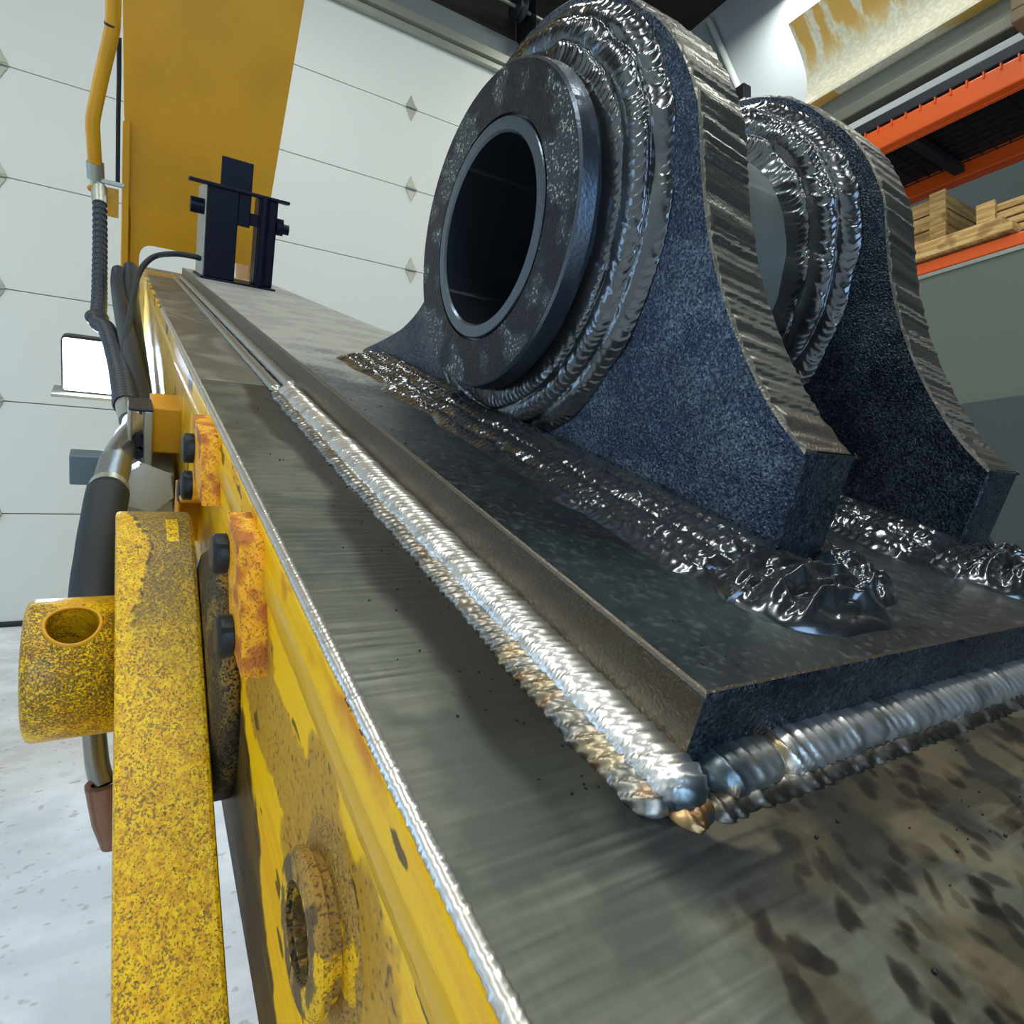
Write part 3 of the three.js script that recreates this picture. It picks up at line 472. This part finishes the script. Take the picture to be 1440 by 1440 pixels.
function footWeldR(xe, seed) { const g = footWeld(0, 0.035, 0.118, 0.6, 0.012, seed); const p = g.attributes.position; for (let i = 0; i < p.count; i++) p.setX(i, xe - p.getX(i)); const ix = g.index.array; for (let i = 0; i < ix.length; i += 3) { const t = ix[i]; ix[i] = ix[i + 1]; ix[i + 1] = t; } g.computeVertexNormals(); return g; }
part(br, 'foot_weld', footWeldR(EX0 + ETH, 91), M.weldDark);
part(br, 'foot_weld', footWeldR(FX0 + ETH, 97), M.weldDark);
// rounded weld build-up wrapping the front end of each ear
function lump(cx, cs, rx, rs, h, seed) {
  return grid(96, 96, (a, t) => {
    const U = a * 2 - 1, V = t * 2 - 1, d2 = U * U * V * V, x = U * Math.sqrt(1 - V * V / 2), y = V * Math.sqrt(1 - U * U / 2), r = Math.hypot(x, y);
    const ang = Math.atan2(y, x), dome = Math.pow(Math.max(0, 1 - r * r), 0.6), sw = Math.sin(13 * (y * 0.9 + 0.35 * x * x + 0.25 * N2(x * 3 + 9, y * 3 + 9, seed)));
    const n = (0.17 * sw * Math.abs(sw) + 0.2 * (N2(x * 5 + 20, y * 8 + 20, seed + 2) - 0.5) + 0.07 * (N2(x * 14 + 20, y * 20 + 20, seed + 3) - 0.5)) * Math.min(1, 3 * (1 - r));
    return [cx + rx * x * (1 + 0.14 * (N1(ang * 1.5 + 8, seed) - 0.5)), PY - 0.001 + h * (dome * 0.9 + n * (0.4 + dome)), -(cs + rs * y * (1 + 0.14 * (N1(ang * 2 + 18, seed) - 0.5)))];
  }, () => [1, 1, 1]);
}
part(br, 'end_weld', lump(0.203, 0.114, 0.036, 0.028, 0.0125, 101), M.weldDark, 'swirled weld build up at the ear end');
for (const [x, k] of [[EX0 + ETH + 0.002, 131], [FX0 + ETH + 0.002, 137]]) part(br, 'end_weld', lump(x, 0.124, 0.022, 0.024, 0.0115, k), M.weldDark, 'weld build up at the back corner of the ear');
part(br, 'end_weld', lump(0.360, 0.114, 0.036, 0.028, 0.0125, 113), M.weldDark, 'swirled weld build up at the ear end');
// fresh silver fillet along the long left edge, two passes, and along the front edge
const SIL = [0.80, 0.81, 0.80], GOLD = [0.46, 0.34, 0.17], BLUE = [0.14, 0.18, 0.2], BRONZE = [0.32, 0.18, 0.08], GREY = [0.36, 0.36, 0.33];
part(br, 'weld_bead', bead(bp(0.1126, 0.0022, PS0 - 0.010), bp(0.1126, 0.0022, 0.50), V3(-1, 0, 0), V3(0, 1, 0), 0.0083, 0.0068, { period: 0.0036, amp: 0.085, seed: 201, m: 34, step: 0.0005, weave: 0.0008,
  col: (d) => { const n = N1(d / 0.006, 4); return d < 0.006 ? mix3(BLUE, SIL, sm(0.001, 0.006, d)) : mix3(SIL, GREY, 0.5 * sm(0.55, 0.9, n)); } }), M.weldBright, 'bright silver rippled weld bead');
part(br, 'weld_bead', bead(bp(0.1046, -0.0006, PS0 - 0.008), bp(0.1046, -0.0006, 0.50), V3(-1, 0, 0), V3(0, 1, 0), 0.0058, 0.0045, { period: 0.0042, amp: 0.16, seed: 207, m: 30, step: 0.0005, weave: 0.0014, rough: 2,
  col: (d, a) => { const n = N2(d / 0.004, a * 8, 14); let c = mix3([0.15, 0.15, 0.13], [0.46, 0.44, 0.4], n); c = mix3(c, GOLD, 0.6 * sm(0.6, 0.85, N1(d / 0.008, 24)) * sm(0.16, 0.05, d)); return mix3(c, BRONZE, 0.8 * sm(0.62, 0.8, N2(d / 0.006, a * 6, 31)) * sm(0.2, 0.05, d)); } }), M.weldBright, 'dull bronze tinted second weld pass');
part(br, 'weld_bead', bead(bp(0.121, 0.0018, PS0 - 0.0028), bp(0.149, 0.0022, PS0 - 0.0028), V3(0, 0, 1), V3(0, 1, 0), 0.0075, 0.0066, { period: 0.0046, amp: 0.06, seed: 211, m: 34, step: 0.0004, mid: 1.6,
  col: (d, a) => mix3(mix3(BLUE, [0.6, 0.6, 0.56], sm(0.004, 0.02, d)), GOLD, 0.55 * sm(0.6, 0.75, N2(d / 0.004, a * 6, 41))) }), M.weldBright, 'blue and gold tinted start of the front weld');
part(br, 'weld_bead', bead(bp(0.1445, 0.0022, PS0 - 0.0028), bp(PX1, 0.0022, PS0 - 0.0028), V3(0, 0, 1), V3(0, 1, 0), 0.0073, 0.0066, { period: 0.0042, amp: 0.09, seed: 217, m: 34, step: 0.0004, mid: 1.6,
  col: (d, a) => d < 0.006 ? mix3(GOLD, SIL, sm(0.002, 0.006, d)) : mix3(SIL, [0.42, 0.42, 0.4], sm(0.45, 0.8, N2(d / 0.004, a * 7, 51))) }), M.weldBright, 'bright silver rippled weld bead');
part(br, 'weld_bead', bead(bp(0.116, -0.0012, PS0 - 0.0098), bp(PX1, -0.0012, PS0 - 0.0098), V3(0, 0, 1), V3(0, 1, 0), 0.0045, 0.0034, { period: 0.005, amp: 0.2, seed: 223, m: 24, step: 0.0007, mid: 1.6, rough: 2,
  col: (d, a) => mix3([0.12, 0.11, 0.09], [0.42, 0.4, 0.36], sm(0.5, 0.85, N2(d / 0.005, a * 6, 61))) }), M.weldBright, 'dark lower weld pass');
part(br, 'corner_bead', bead(bp(0.1195, 0.0, PS0 - 0.006), bp(0.1065, -0.001, PS0 - 0.0105), V3(0.35, 0, 0.94), V3(0, 1, 0), 0.0050, 0.0030, { period: 0.003, amp: 0.12, seed: 229, m: 24, step: 0.0003,
  col: (d, a) => mix3(mix3(BRONZE, BLUE, sm(0.4, 0.6, N2(d / 0.003, a * 4, 71))), GOLD, 0.7 * sm(0.6, 0.8, N2(d / 0.003, a * 4, 76))) }), M.weldBright, 'heat tinted bead wrapping the corner');
// older ground bead strips further along
part(br, 'old_bead', bead(bp(0.118, 0.004, 0.505), bp(0.126, 0.004, 1.7), V3(-1, 0, 0), V3(0, 1, 0), 0.006, 0.006, { period: 0.02, amp: 0.02, seed: 241, m: 16, step: 0.004, rough: 0.3, col: () => [0.42, 0.43, 0.42] }), M.weldBright, 'dull ground older bead');
part(br, 'old_bead', bead(bp(0.106, 0.001, 0.505), bp(0.114, 0.001, 1.7), V3(-1, 0, 0), V3(0, 1, 0), 0.005, 0.004, { period: 0.02, amp: 0.02, seed: 243, m: 16, step: 0.004, rough: 0.3, col: () => [0.38, 0.39, 0.38] }), M.weldBright, 'dull ground older bead');
{ // weld spatter: tiny beads stuck to the steel
  const r = rng(5), gs = []; for (let i = 0; i < 110; i++) { const far = i < 80, x = far ? mix(0.06, 0.1, Math.pow(r(), 0.4)) : mix(0.13, 0.3, r()), s = far ? mix(0.08, 0.5, r()) : mix(0.02, 0.06, r()); const g = new THREE.IcosahedronGeometry(mix(0.0002, 0.0006, r() * r()), 1); g.translate(x, 0.0002, -s); gs.push(g); }
  for (let i = 0; i < 60; i++) { const g = new THREE.IcosahedronGeometry(mix(0.0003, 0.0007, r() * r()), 1); g.translate(mix(0.12, 0.165, r()), PY + 0.0001, -mix(0.08, 0.4, r())); gs.push(g); }
  const m = part(br, 'weld_spatter', mergeGeometries(gs.map((g) => { g.deleteAttribute('uv'); return g; })), M.bolt, 'tiny weld spatter grains'); m.userData.kind = 'stuff';
}

// ================= THE LINK ARM =================
const link = boomThing('link_arm', 'gritty yellow link arm with a round bored boss, standing beside the boom', 'link arm');
{
  const e = [0.863, 0.505], n = [-0.505, 0.863], C = [0.381, -0.104], R = 0.05;
  const pts = []; const L = 0.56;
  for (let i = 0; i <= 36; i++) { const a = Math.atan2(n[1], n[0]) - Math.PI * i / 36; pts.push([C[0] + R * Math.cos(a), C[1] + R * Math.sin(a)]); }
  pts.push([C[0] - n[0] * R - e[0] * L, C[1] - n[1] * R - e[1] * L], [C[0] + n[0] * R - e[0] * L, C[1] + n[1] * R - e[1] * L]);
  part(link, 'plate', slab(pts, 0.001, 0.0388, 0.0022), [M.yGrit, M.yLink]);
  const by = -0.125, bs = 0.3465, R2 = 0.0362;
  const solid = lathe([[0, -0.037], [R2 - 0.0035, -0.037], [R2 - 0.001, -0.036], [R2, -0.0335], [R2, 0.003], [0, 0.003]], 120); 
  const A = new Brush(solid), B = new Brush(new THREE.CylinderGeometry(0.0118, 0.0118, 0.09, 64).translate(0, 0.045 + 0.004, 0).rotateX(0.385).translate(-0.0165, 0, 0));
  A.updateMatrixWorld(); B.updateMatrixWorld();
  const ev = new Evaluator(); ev.useGroups = false; const cut = ev.evaluate(A, B, SUBTRACTION).geometry;
  part(link, 'boss', cylUV(boxUV(cut.translate(0, by, -bs)), by, bs, R2), M.yGrit, 'stubby round boss with a cross bored hole');
  const lip = new THREE.TorusGeometry(0.0118, 0.0009, 8, 64); const lp = lip.attributes.position;   // raised paint lip round the hole
  const q = new THREE.Matrix4().makeRotationX(0.385);
  for (let i = 0; i < lp.count; i++) { const x = lp.getX(i), z = lp.getY(i), h = lp.getZ(i) + Math.sqrt(Math.max(0, R2 * R2 - z * z)); const p = V3(x - 0.0165, h, z).applyMatrix4(q); lp.setXYZ(i, p.x, p.y + by, p.z - bs); }
  lip.computeVertexNormals(); part(link, 'hole_lip', boxUV(lip), M.yClean);
  part(link, 'pivot_pin', latheAt([[0, 0.0385], [0.03, 0.0385], [0.03, 0.0394], [0, 0.0394]], -0.118, 0.34, 40), M.bolt);
}

// ================= HOSES, FITTINGS, WORK LIGHT =================
function ribTube(pts, r, amp, ribs, n = 520, m = 18) {
  const c = new THREE.CatmullRomCurve3(pts), f = c.computeFrenetFrames(n), P = []; for (let i = 0; i <= n; i++) P.push(c.getPointAt(i / n));
  return grid(m, n, (a, t) => { const i = Math.round(t * n), ph = a * Math.PI * 2, rr = r + amp * Math.sin(t * ribs * Math.PI * 2), p = P[i].clone().addScaledVector(f.normals[i], rr * Math.cos(ph)).addScaledVector(f.binormals[i], rr * Math.sin(ph)); return [p.x, p.y, p.z]; });
}
const P3 = (a) => a.map((p) => bp(...p));
{ const t = boomThing('corrugated_hose', 'dark ribbed hose sleeve hanging from the yellow tube and bending along the boom', 'hose');
  const run = P3([[-0.031, 0.123, 1.72], [-0.029, 0.061, 1.66], [-0.028, -0.004, 1.58], [-0.027, -0.062, 1.48], [-0.028, -0.082, 1.40], [-0.013, -0.076, 1.28], [0.001, -0.088, 1.1], [0.009, -0.092, 0.9], [0.011, -0.091, 0.8]]);
  part(t, 'sleeve', ribTube(run, 0.0125, 0.0014, 62, 760), M.hoseGuard);
  part(t, 'upper_cuff', boxUV(cyl(bp(-0.033, 0.153, 1.745), bp(-0.031, 0.12, 1.717), 0.015, 0.014)), M.zinc);
  part(t, 'end_ferrule', boxUV(cyl(bp(0.0108, -0.0912, 0.81), bp(0.0128, -0.088, 0.725), 0.0115, 0.0095)), M.chrome, 'polished steel end ferrule');
  part(t, 'knee_cuff', boxUV(new THREE.SphereGeometry(0.0195, 24, 16).scale(1, 0.8, 1).translate(-0.029, -0.078, -1.42)), M.hoseGuard); }
{ const t = boomThing('hydraulic_hose', 'steel elbow hose with black rubber sleeve running behind the link arm', 'hose');
  part(t, 'elbow', tube(P3([[0.0165, -0.081, 0.69], [0.0145, -0.079, 0.655], [0.008, -0.080, 0.62], [0.002, -0.083, 0.58], [-0.003, -0.092, 0.532]]), 0.0108, 60, 20), M.chrome, 'ribbed steel elbow');
  part(t, 'wire_wrap', ribTube(P3([[0.001, -0.084, 0.575], [-0.001, -0.0875, 0.555], [-0.003, -0.0915, 0.535]]), 0.0112, 0.0005, 20, 240), M.chrome);
  part(t, 'collar', boxUV(cyl(bp(-0.003, -0.0915, 0.536), bp(-0.0036, -0.0928, 0.529), 0.0132)), M.zinc);
  part(t, 'rubber_sleeve', ribTube(P3([[-0.0036, -0.0928, 0.529], [-0.006, -0.104, 0.509], [-0.008, -0.116, 0.49], [-0.011, -0.140, 0.455], [-0.011, -0.162, 0.414]]), 0.0142, 0.0001, 4, 120), M.rubber, 'matte black rubber sleeve');
  part(t, 'tail_pipe', tube(P3([[-0.011, -0.16, 0.416], [-0.010, -0.175, 0.39], [-0.008, -0.189, 0.365], [-0.006, -0.198, 0.35], [-0.003, -0.204, 0.341]]), 0.0062, 40, 16), M.chrome, 'bent zinc pipe');
  part(t, 'ferrule', boxUV(lathe([[0.006, -0.012], [0.009, -0.013], [0.0092, -0.011], [0.0092, 0.01], [0.007, 0.026], [0, 0.026]], 28).rotateZ(-1.22).rotateY(-1.1).translate(-0.0015, -0.209, -0.334)), M.copper, 'brown copper toned ferrule'); }
{ const t = boomThing('hydraulic_hose', 'thick dark blue black hose pair along the far boom side', 'hose');
  part(t, 'hose', tube(P3([[0.004, 0.002, 1.56], [0.003, -0.019, 1.5], [0.009, -0.048, 1.3], [0.018, -0.075, 1.1], [0.025, -0.096, 0.95], [0.0265, -0.104, 0.86], [0.0262, -0.104, 0.72]]), 0.0125, 90, 16), M.hoseGuard);
  part(t, 'hose', tube(P3([[0.024, 0.012, 1.58], [0.0245, -0.012, 1.52], [0.026, -0.052, 1.36], [0.034, -0.12, 1.1], [0.036, -0.15, 0.9]]), 0.0125, 90, 16), M.hoseGuard); }
{ const t = boomThing('cable', 'thin grey black cable arching over the far end of the boom', 'cable');
  part(t, 'jacket', tube(P3([[0.1395, 0.0595, 1.465], [0.13, 0.061, 1.462], [0.095, 0.058, 1.48], [0.06, 0.043, 1.5], [0.036, 0.011, 1.45], [0.024, -0.03, 1.3], [0.012, -0.07, 1.1], [0.006, -0.108, 0.98]]), 0.0052, 120, 12), M.rubber); }
{ const t = boomThing('work_light', 'glaring cool white square work light on the far boom side', 'work light');
  const x0 = -0.092, x1 = 0.004, y0 = -0.259, y1 = -0.15, s = 1.6;
  part(t, 'housing', bbox(x0 - 0.004, x1 + 0.004, y0 - 0.004, y1 + 0.004, s + 0.006, s + 0.06, 0.012), M.bolt);
  part(t, 'lens', bbox(x0, x1, y0, y1, s, s + 0.012, 0.006), std({ color: 0xffffff, emissive: 0xdcecff, emissiveIntensity: 14 }), 'glowing square lens');
  part(t, 'mounting_tray', bbox(x0 - 0.02, BX + 0.001, y0 - 0.012, y0 - 0.005, s - 0.015, s + 0.07), M.zinc);
  const l = new THREE.RectAreaLight(0xbfdcff, 160, x1 - x0, y1 - y0); l.name = 'work_light_beam'; l.position.copy(bp((x0 + x1) / 2, (y0 + y1) / 2, s - 0.003)); t.add(l); l.rotation.y = Math.PI; }
{ // black painted bracket standing on the far end of the plate
  const t = boomThing('steel_bracket', 'dark navy black painted bracket with crossbar standing on the far boom top', 'bracket');
  const s = 1.444, b = PY;
  part(t, 'foot', bbox(0.138, 0.278, b, b + 0.004, s - 0.012, s + 0.14), M.blackPaint);
  part(t, 'side_post', bbox(0.1415, 0.1445, b + 0.004, 0.196, s, s + 0.13), M.zinc, 'side of the bracket with its lit tone set in grey');  // grey stands in for light falling on the black side face
  part(t, 'front_plate', bbox(0.145, 0.2, b + 0.004, 0.196, s - 0.002, s + 0.006), M.blackPaint);
  part(t, 'front_plate', bbox(0.2, 0.222, 0.135, 0.196, s - 0.002, s + 0.006), M.blackPaint);
  part(t, 'tongue', bbox(0.166, 0.2215, 0.196, 0.25, s - 0.004, s + 0.008), M.blackPaint);
  part(t, 'bridge', bbox(0.222, 0.238, 0.14, 0.163, s, s + 0.006), M.blackPaint);
  part(t, 'corner_post', bbox(0.236, 0.272, b + 0.004, 0.196, s - 0.004, s + 0.05, 0.004), M.blackPaint);
  part(t, 'corner_tube', cyl(bp(0.247, b + 0.004, s - 0.006), bp(0.247, 0.196, s - 0.006), 0.009), M.blackPaint);
  part(t, 'crossbar', bbox(0.112, 0.292, 0.194, 0.2, s - 0.012, s + 0.02), M.blackPaint, 'flat black crossbar');
  part(t, 'clamp_bolt', boxUV(hexHead(0.118, 0.1415, 0.155, s + 0.02, 0.016)), M.blackPaint);
  part(t, 'clamp_nut', boxUV(hexHead(0.272, 0.285, 0.15, s + 0.01, 0.018)), M.blackPaint);
  part(t, 'clamp_stud', boxUV(hexHead(0.285, 0.297, 0.148, s + 0.01, 0.011)), M.blackPaint);
}
// ================= THE UPRIGHT ARM =================
{ const t = thing('excavator_dipper', 'broad yellow box dipper rising behind the far end of the boom', 'dipper');
  t.position.set(0, 1.31, -1.95); t.rotation.x = 0.584;
  const sh = new THREE.Shape(); sh.moveTo(-0.012, 1.3); sh.lineTo(0.425, 1.3); sh.lineTo(0.355, 0); sh.lineTo(0.085, 0); sh.quadraticCurveTo(0.052, 0, 0.052, -0.04); sh.lineTo(0.05, -0.2); sh.lineTo(0.03, -0.2); sh.lineTo(0.03, 0.05); sh.lineTo(0.012, 0.3); sh.lineTo(-0.012, 1.3);
  const g = new THREE.ExtrudeGeometry(sh, { depth: 0.016, bevelEnabled: true, bevelSize: 0.002, bevelThickness: 0.002, bevelOffset: -0.002, bevelSegments: 2 }); g.translate(0, 0, -0.018);
  part(t, 'underside_plate', boxUV(g), M.yClean);
  const side = (x) => { const q = new THREE.Shape([[0.02, 1.3], [0.42, 1.3], [0.4, 0.1], [0.2, -0.16], [0.05, -0.2], [0.02, 0]].map((p) => new THREE.Vector2(...p))); const e = new THREE.ExtrudeGeometry(q, { depth: 0.014, bevelEnabled: false }); e.rotateY(Math.PI / 2); return boxUV(e.translate(x, 0, 0)); };
  part(t, 'side_plate', side(0.022), M.yClean, 'brighter yellow side plate'); part(t, 'side_plate', side(0.33), M.yClean);
  part(t, 'fork_ear', boxUV(new THREE.ExtrudeGeometry(new THREE.Shape([[-0.02, 0.3], [0.03, 0.28], [0.05, 0.1], [0.06, -0.06], [0.0, -0.19], [-0.03, -0.1], [-0.03, 0.1]].map((p) => new THREE.Vector2(...p))), { depth: 0.012, bevelEnabled: true, bevelSize: 0.002, bevelThickness: 0.002 }).rotateY(Math.PI / 2).translate(0.012, -0.02, -0.01)), M.yClean, 'bright yellow fork ear');
  part(t, 'pivot_pin', boxUV(lathe([[0, 0.0], [0.035, 0.0], [0.035, 0.36], [0, 0.36]], 32).translate(0.0, -0.16, -0.12)), M.bolt);
}
{ const t = boomThing('hydraulic_tube', 'bent yellow steel tube beside the upright dipper', 'tube');
  part(t, 'pipe', tube(P3([[-0.008, 0.6, 1.58], [-0.009, 0.494, 1.62], [-0.0105, 0.43, 1.64], [-0.027, 0.355, 1.675], [-0.0425, 0.275, 1.7], [-0.0415, 0.235, 1.715], [-0.039, 0.187, 1.74]]), 0.0128, 90, 20, false, 0.25), M.yClean);
  part(t, 'union_nut', boxUV(cyl(bp(-0.0395, 0.2, 1.735), bp(-0.038, 0.168, 1.748), 0.0165, 0.0165, 6)), M.zinc, 'grey union nut');
  part(t, 'joint_ring', boxUV(cyl(bp(-0.0105, 0.437, 1.638), bp(-0.0108, 0.433, 1.6395), 0.0134)), M.bolt);
  part(t, 'clamp_arm', bbox(-0.03, 0.014, 0.163, 0.172, 1.735, 1.76), M.zinc);
  part(t, 'support_block', bbox(-0.018, 0.003, 0.1, 0.158, 1.74, 1.79), M.yClean, 'bright yellow support block');
  part(t, 'lower_nut', boxUV(cyl(bp(-0.037, 0.166, 1.748), bp(-0.034, 0.152, 1.746), 0.013)), M.zinc);
  part(t, 'strap', boxUV(new THREE.TorusGeometry(0.0165, 0.003, 8, 32).rotateX(1.2).translate(-0.035, 0.148, -1.748)), M.yClean); }
{ const t = boomThing('cable', 'straight black cable against the edge of the upright dipper', 'cable');
  part(t, 'jacket', tube(P3([[0.0005, 0.43, 1.69], [0.001, 0.36, 1.705], [0.0005, 0.287, 1.72], [0.001, 0.172, 1.745]]), 0.0042, 40, 10), M.rubber); }

// ================= THE RACK =================
M.orange = phy({ color: 0xea5d12, roughness: 0.4, clearcoat: 0.3 });
M.deck = std({ color: 0x2a3034, roughness: 0.6, metalness: 0.4 });
const woodCol = tex(512, 512, (u, v) => { const g = fbm(u, v, 4, 60, 4, 1101), f = fbm(u, v, 8, 8, 4, 1107); return mix3(mix3([226, 190, 124], [192, 152, 92], sm(0.35, 0.65, g)), [120, 88, 48], 0.5 * sm(0.55, 0.75, f)); }, true, 1 / 0.5);
M.wood = std({ map: woodCol, roughness: 0.75 });
const creamCol = tex(512, 512, (u, v) => { const g = fbm(u, v, 16, 5, 5, 1201), f = fbm(u, v, 60, 60, 2, 1210), top = v < 0.5 ? sm(0.12, 0.34, v + 0.14 * (g - 0.5)) : 0; return mix3(mix3([236, 232, 208], [222, 216, 190], sm(0.3, 0.6, f)), [214, 164, 66], 0.85 * top * sm(0.4, 0.56, g)); }, true, 1 / 0.7);
M.cream = std({ map: creamCol, roughness: 0.55 });
M.grime = std({ color: 0x7c8078, roughness: 0.5, metalness: 0.5, bumpMap: fineBump, bumpScale: 0.0004 });
const RZ0 = -2.75, RZ1 = 0.3;
{ const t = thing('pallet_rack', 'orange pallet rack with wire decks along the green wall', 'rack');
  for (const [x, y, l, bh] of [[3.0, 2.305, 1, 0.1], [3.66, 2.33, 0, 0.1], [3.0, 1.655, 1, 0.052], [3.66, 1.62, 0, 0.1]]) {
    const b = part(t, 'beam', rbox(x, x + 0.05, y, y + bh, RZ0, RZ1, 0.008), M.orange, l ? 'bright orange front beam' : undefined);
    part(b, 'step', rbox(x + 0.05, x + 0.075, y, y + bh - 0.03, RZ0, RZ1, 0.004), M.orange);
  }
  for (const z of [RZ0 - 0.09, RZ1 + 0.01]) for (const x of [2.99, 3.64]) part(t, 'upright', rbox(x, x + 0.08, 0, 3.6, z, z + 0.08, 0.006), M.bolt);
  for (const y of [2.37, 1.68]) {
    const w = []; for (let z = RZ0; z < RZ1; z += 0.06) w.push(box(3.075, 3.66, y + 0.03, y + 0.035, z, z + 0.005)); for (let x = 3.1; x < 3.66; x += 0.06) w.push(box(x, x + 0.005, y + 0.025, y + 0.03, RZ0, RZ1));
    const m = part(t, 'wire_deck', mergeGeometries(w), M.deck, 'dark wire mesh deck'); m.userData.kind = 'stuff';
    for (let k = 0; k < 6; k++) { const z = RZ0 + 0.25 + k * 0.5; part(t, 'deck_support', rbox(3.06, 3.66, y - 0.015, y + 0.024, z, z + 0.05, 0.004), M.deck); }
  }
  const hooks = []; for (let z = -1.9; z < 0.2; z += 0.06) hooks.push(box(2.996, 3.05, 2.405, 2.411, z, z + 0.006), box(2.994, 2.999, 2.385, 2.411, z, z + 0.006));
  part(t, 'deck_hooks', mergeGeometries(hooks), M.orange).userData.kind = 'stuff';
}
function profZ(pts, z0, z1) { const g = new THREE.ExtrudeGeometry(new THREE.Shape(pts.map((p) => new THREE.Vector2(...p))), { depth: z1 - z0, bevelEnabled: false }); return boxUV(g.translate(0, 0, z0)); }
{ const pts = [], th = 0.012, n = 20; for (let i = 0; i <= n; i++) { const a = i / n; pts.push([2.9 + 0.13 * Math.sin(Math.PI * a * 0.85) + 0.05 * a, 3.12 - 0.40 * a]); }
  for (let i = n; i >= 0; i--) { const p = pts[i]; pts.push([p[0] + th, p[1] + 0.002]); }
  const t = thing('curved_plate', 'cream curved blade plate with rusty yellow streaks on the upper rack', 'steel plate');
  part(t, 'plate', profZ(pts, -1.93, 0.15), M.cream); part(t, 'foot_flange', box(2.99, 3.252, 2.705, 2.717, -1.9, 0.15), M.cream); part(t, 'rear_web', box(3.24, 3.252, 2.717, 3.1, -1.9, 0.15), M.cream); }
{ const t = thing('steel_channel', 'grey steel channel with flanges turned down under the cream plate', 'channel');
  part(t, 'web', box(3.05, 3.2, 2.688, 2.7, -1.88, 0.2), M.grime); part(t, 'flange', box(3.05, 3.062, 2.6, 2.688, -1.88, 0.2), M.grime); part(t, 'flange', box(3.188, 3.2, 2.64, 2.688, -1.88, 0.2), M.grime); }
{ const t = thing('square_tube', 'olive grey square tube lying in front of the channel on the rack', 'steel tube'); part(t, 'wall', rbox(3.0, 3.07, 2.535, 2.592, -1.8, 0.2, 0.008), std({ color: 0x74776a, roughness: 0.5, metalness: 0.4 })); }
{ const t = thing('square_tube', 'dark square tube lying lowest on the front rack beam', 'steel tube'); part(t, 'wall', rbox(3.02, 3.1, 2.425, 2.478, -1.8, 0.2, 0.008), M.bolt); }
{ const t = thing('timber_block', 'brown wooden block carrying the steel on the upper rack', 'block'); part(t, 'beam', rbox(2.9, 3.6, 2.482, 2.53, -0.99, -0.9, 0.006), std({ color: 0x7b6a52, roughness: 0.7 })); part(t, 'cleat', rbox(2.9, 2.99, 2.53, 2.66, -0.99, -0.9, 0.006), std({ color: 0x7b6a52, roughness: 0.7 })); }
{ const t = thing('steel_sheet', 'dark navy steel sheet lying on the upper wire deck', 'steel sheet'); part(t, 'sheet', box(3.12, 3.64, 2.406, 2.418, RZ0 + 0.05, RZ1 - 0.05), std({ color: 0x20262e, roughness: 0.5, metalness: 0.3 })); }
{ const t = thing('bay_panel', 'dull green sheet panel closing the bay under the lower orange beam', 'panel'); part(t, 'upper_sheet', box(3.005, 3.02, 1.06, 1.65, RZ0, RZ1), M.wallGreen); part(t, 'lower_sheet', box(3.0, 3.02, 0, 1.06, RZ0, RZ1), M.wallLow, 'darker blue grey lower sheet'); part(t, 'edge_strip', box(2.998, 3.02, 1.636, 1.652, RZ0, RZ1), M.zinc, 'thin pale strip'); }
// timber on the lower shelf
function crate(x0, x1, y0, y1, z0, z1, lab) {
  const t = thing('wooden_crate', lab, 'crate'), k = 0.018, n = 5;
  for (let i = 0; i < n; i++) { const a = mix(y0 + 0.03, y1, i / n), b = mix(y0 + 0.03, y1, (i + 1) / n) - 0.008; part(t, 'plank', rbox(x0, x0 + k, a, b, z0, z1, 0.002), M.wood); part(t, 'plank', rbox(x0 + k, x1, a, b, z0, z0 + k, 0.002), M.wood); part(t, 'plank', rbox(x0 + k, x1, a, b, z1 - k, z1, 0.002), M.wood); }
  for (let i = 0; i < 3; i++) { const z = mix(z0, z1 - 0.07, i / 2); part(t, 'batten', rbox(x0 - 0.02, x0, y0, y1 + 0.01, z, z + 0.07, 0.002), M.wood); }
  part(t, 'floor_board', rbox(x0, x1, y0, y0 + 0.03, z0, z1, 0.002), M.wood);
}
crate(3.2, 3.62, 1.72, 1.94, -1.22, -0.55, 'open pale wooden crate on the lower rack shelf');
crate(3.3, 3.62, 1.72, 2.12, -1.86, -1.38, 'tall upright wooden box beside the open crate');
[[2.98, 1.72, -1.9, -1.02], [3.0, 1.757, -1.82, -1.06], [3.09, 1.72, -1.86, -1.1]].forEach(([x, y, z0, z1], i) => { const t = thing('timber_plank', ['weathered plank lying lowest at the shelf edge', 'weathered plank stacked on top of the shelf edge plank', 'weathered plank lying behind the shelf edge plank'][i], 'plank', 'planks on the lower shelf'); part(t, 'board', rbox(x, x + 0.085, y, y + 0.036, z0, z1, 0.003), M.wood); });

renderer.render(scene, camera);
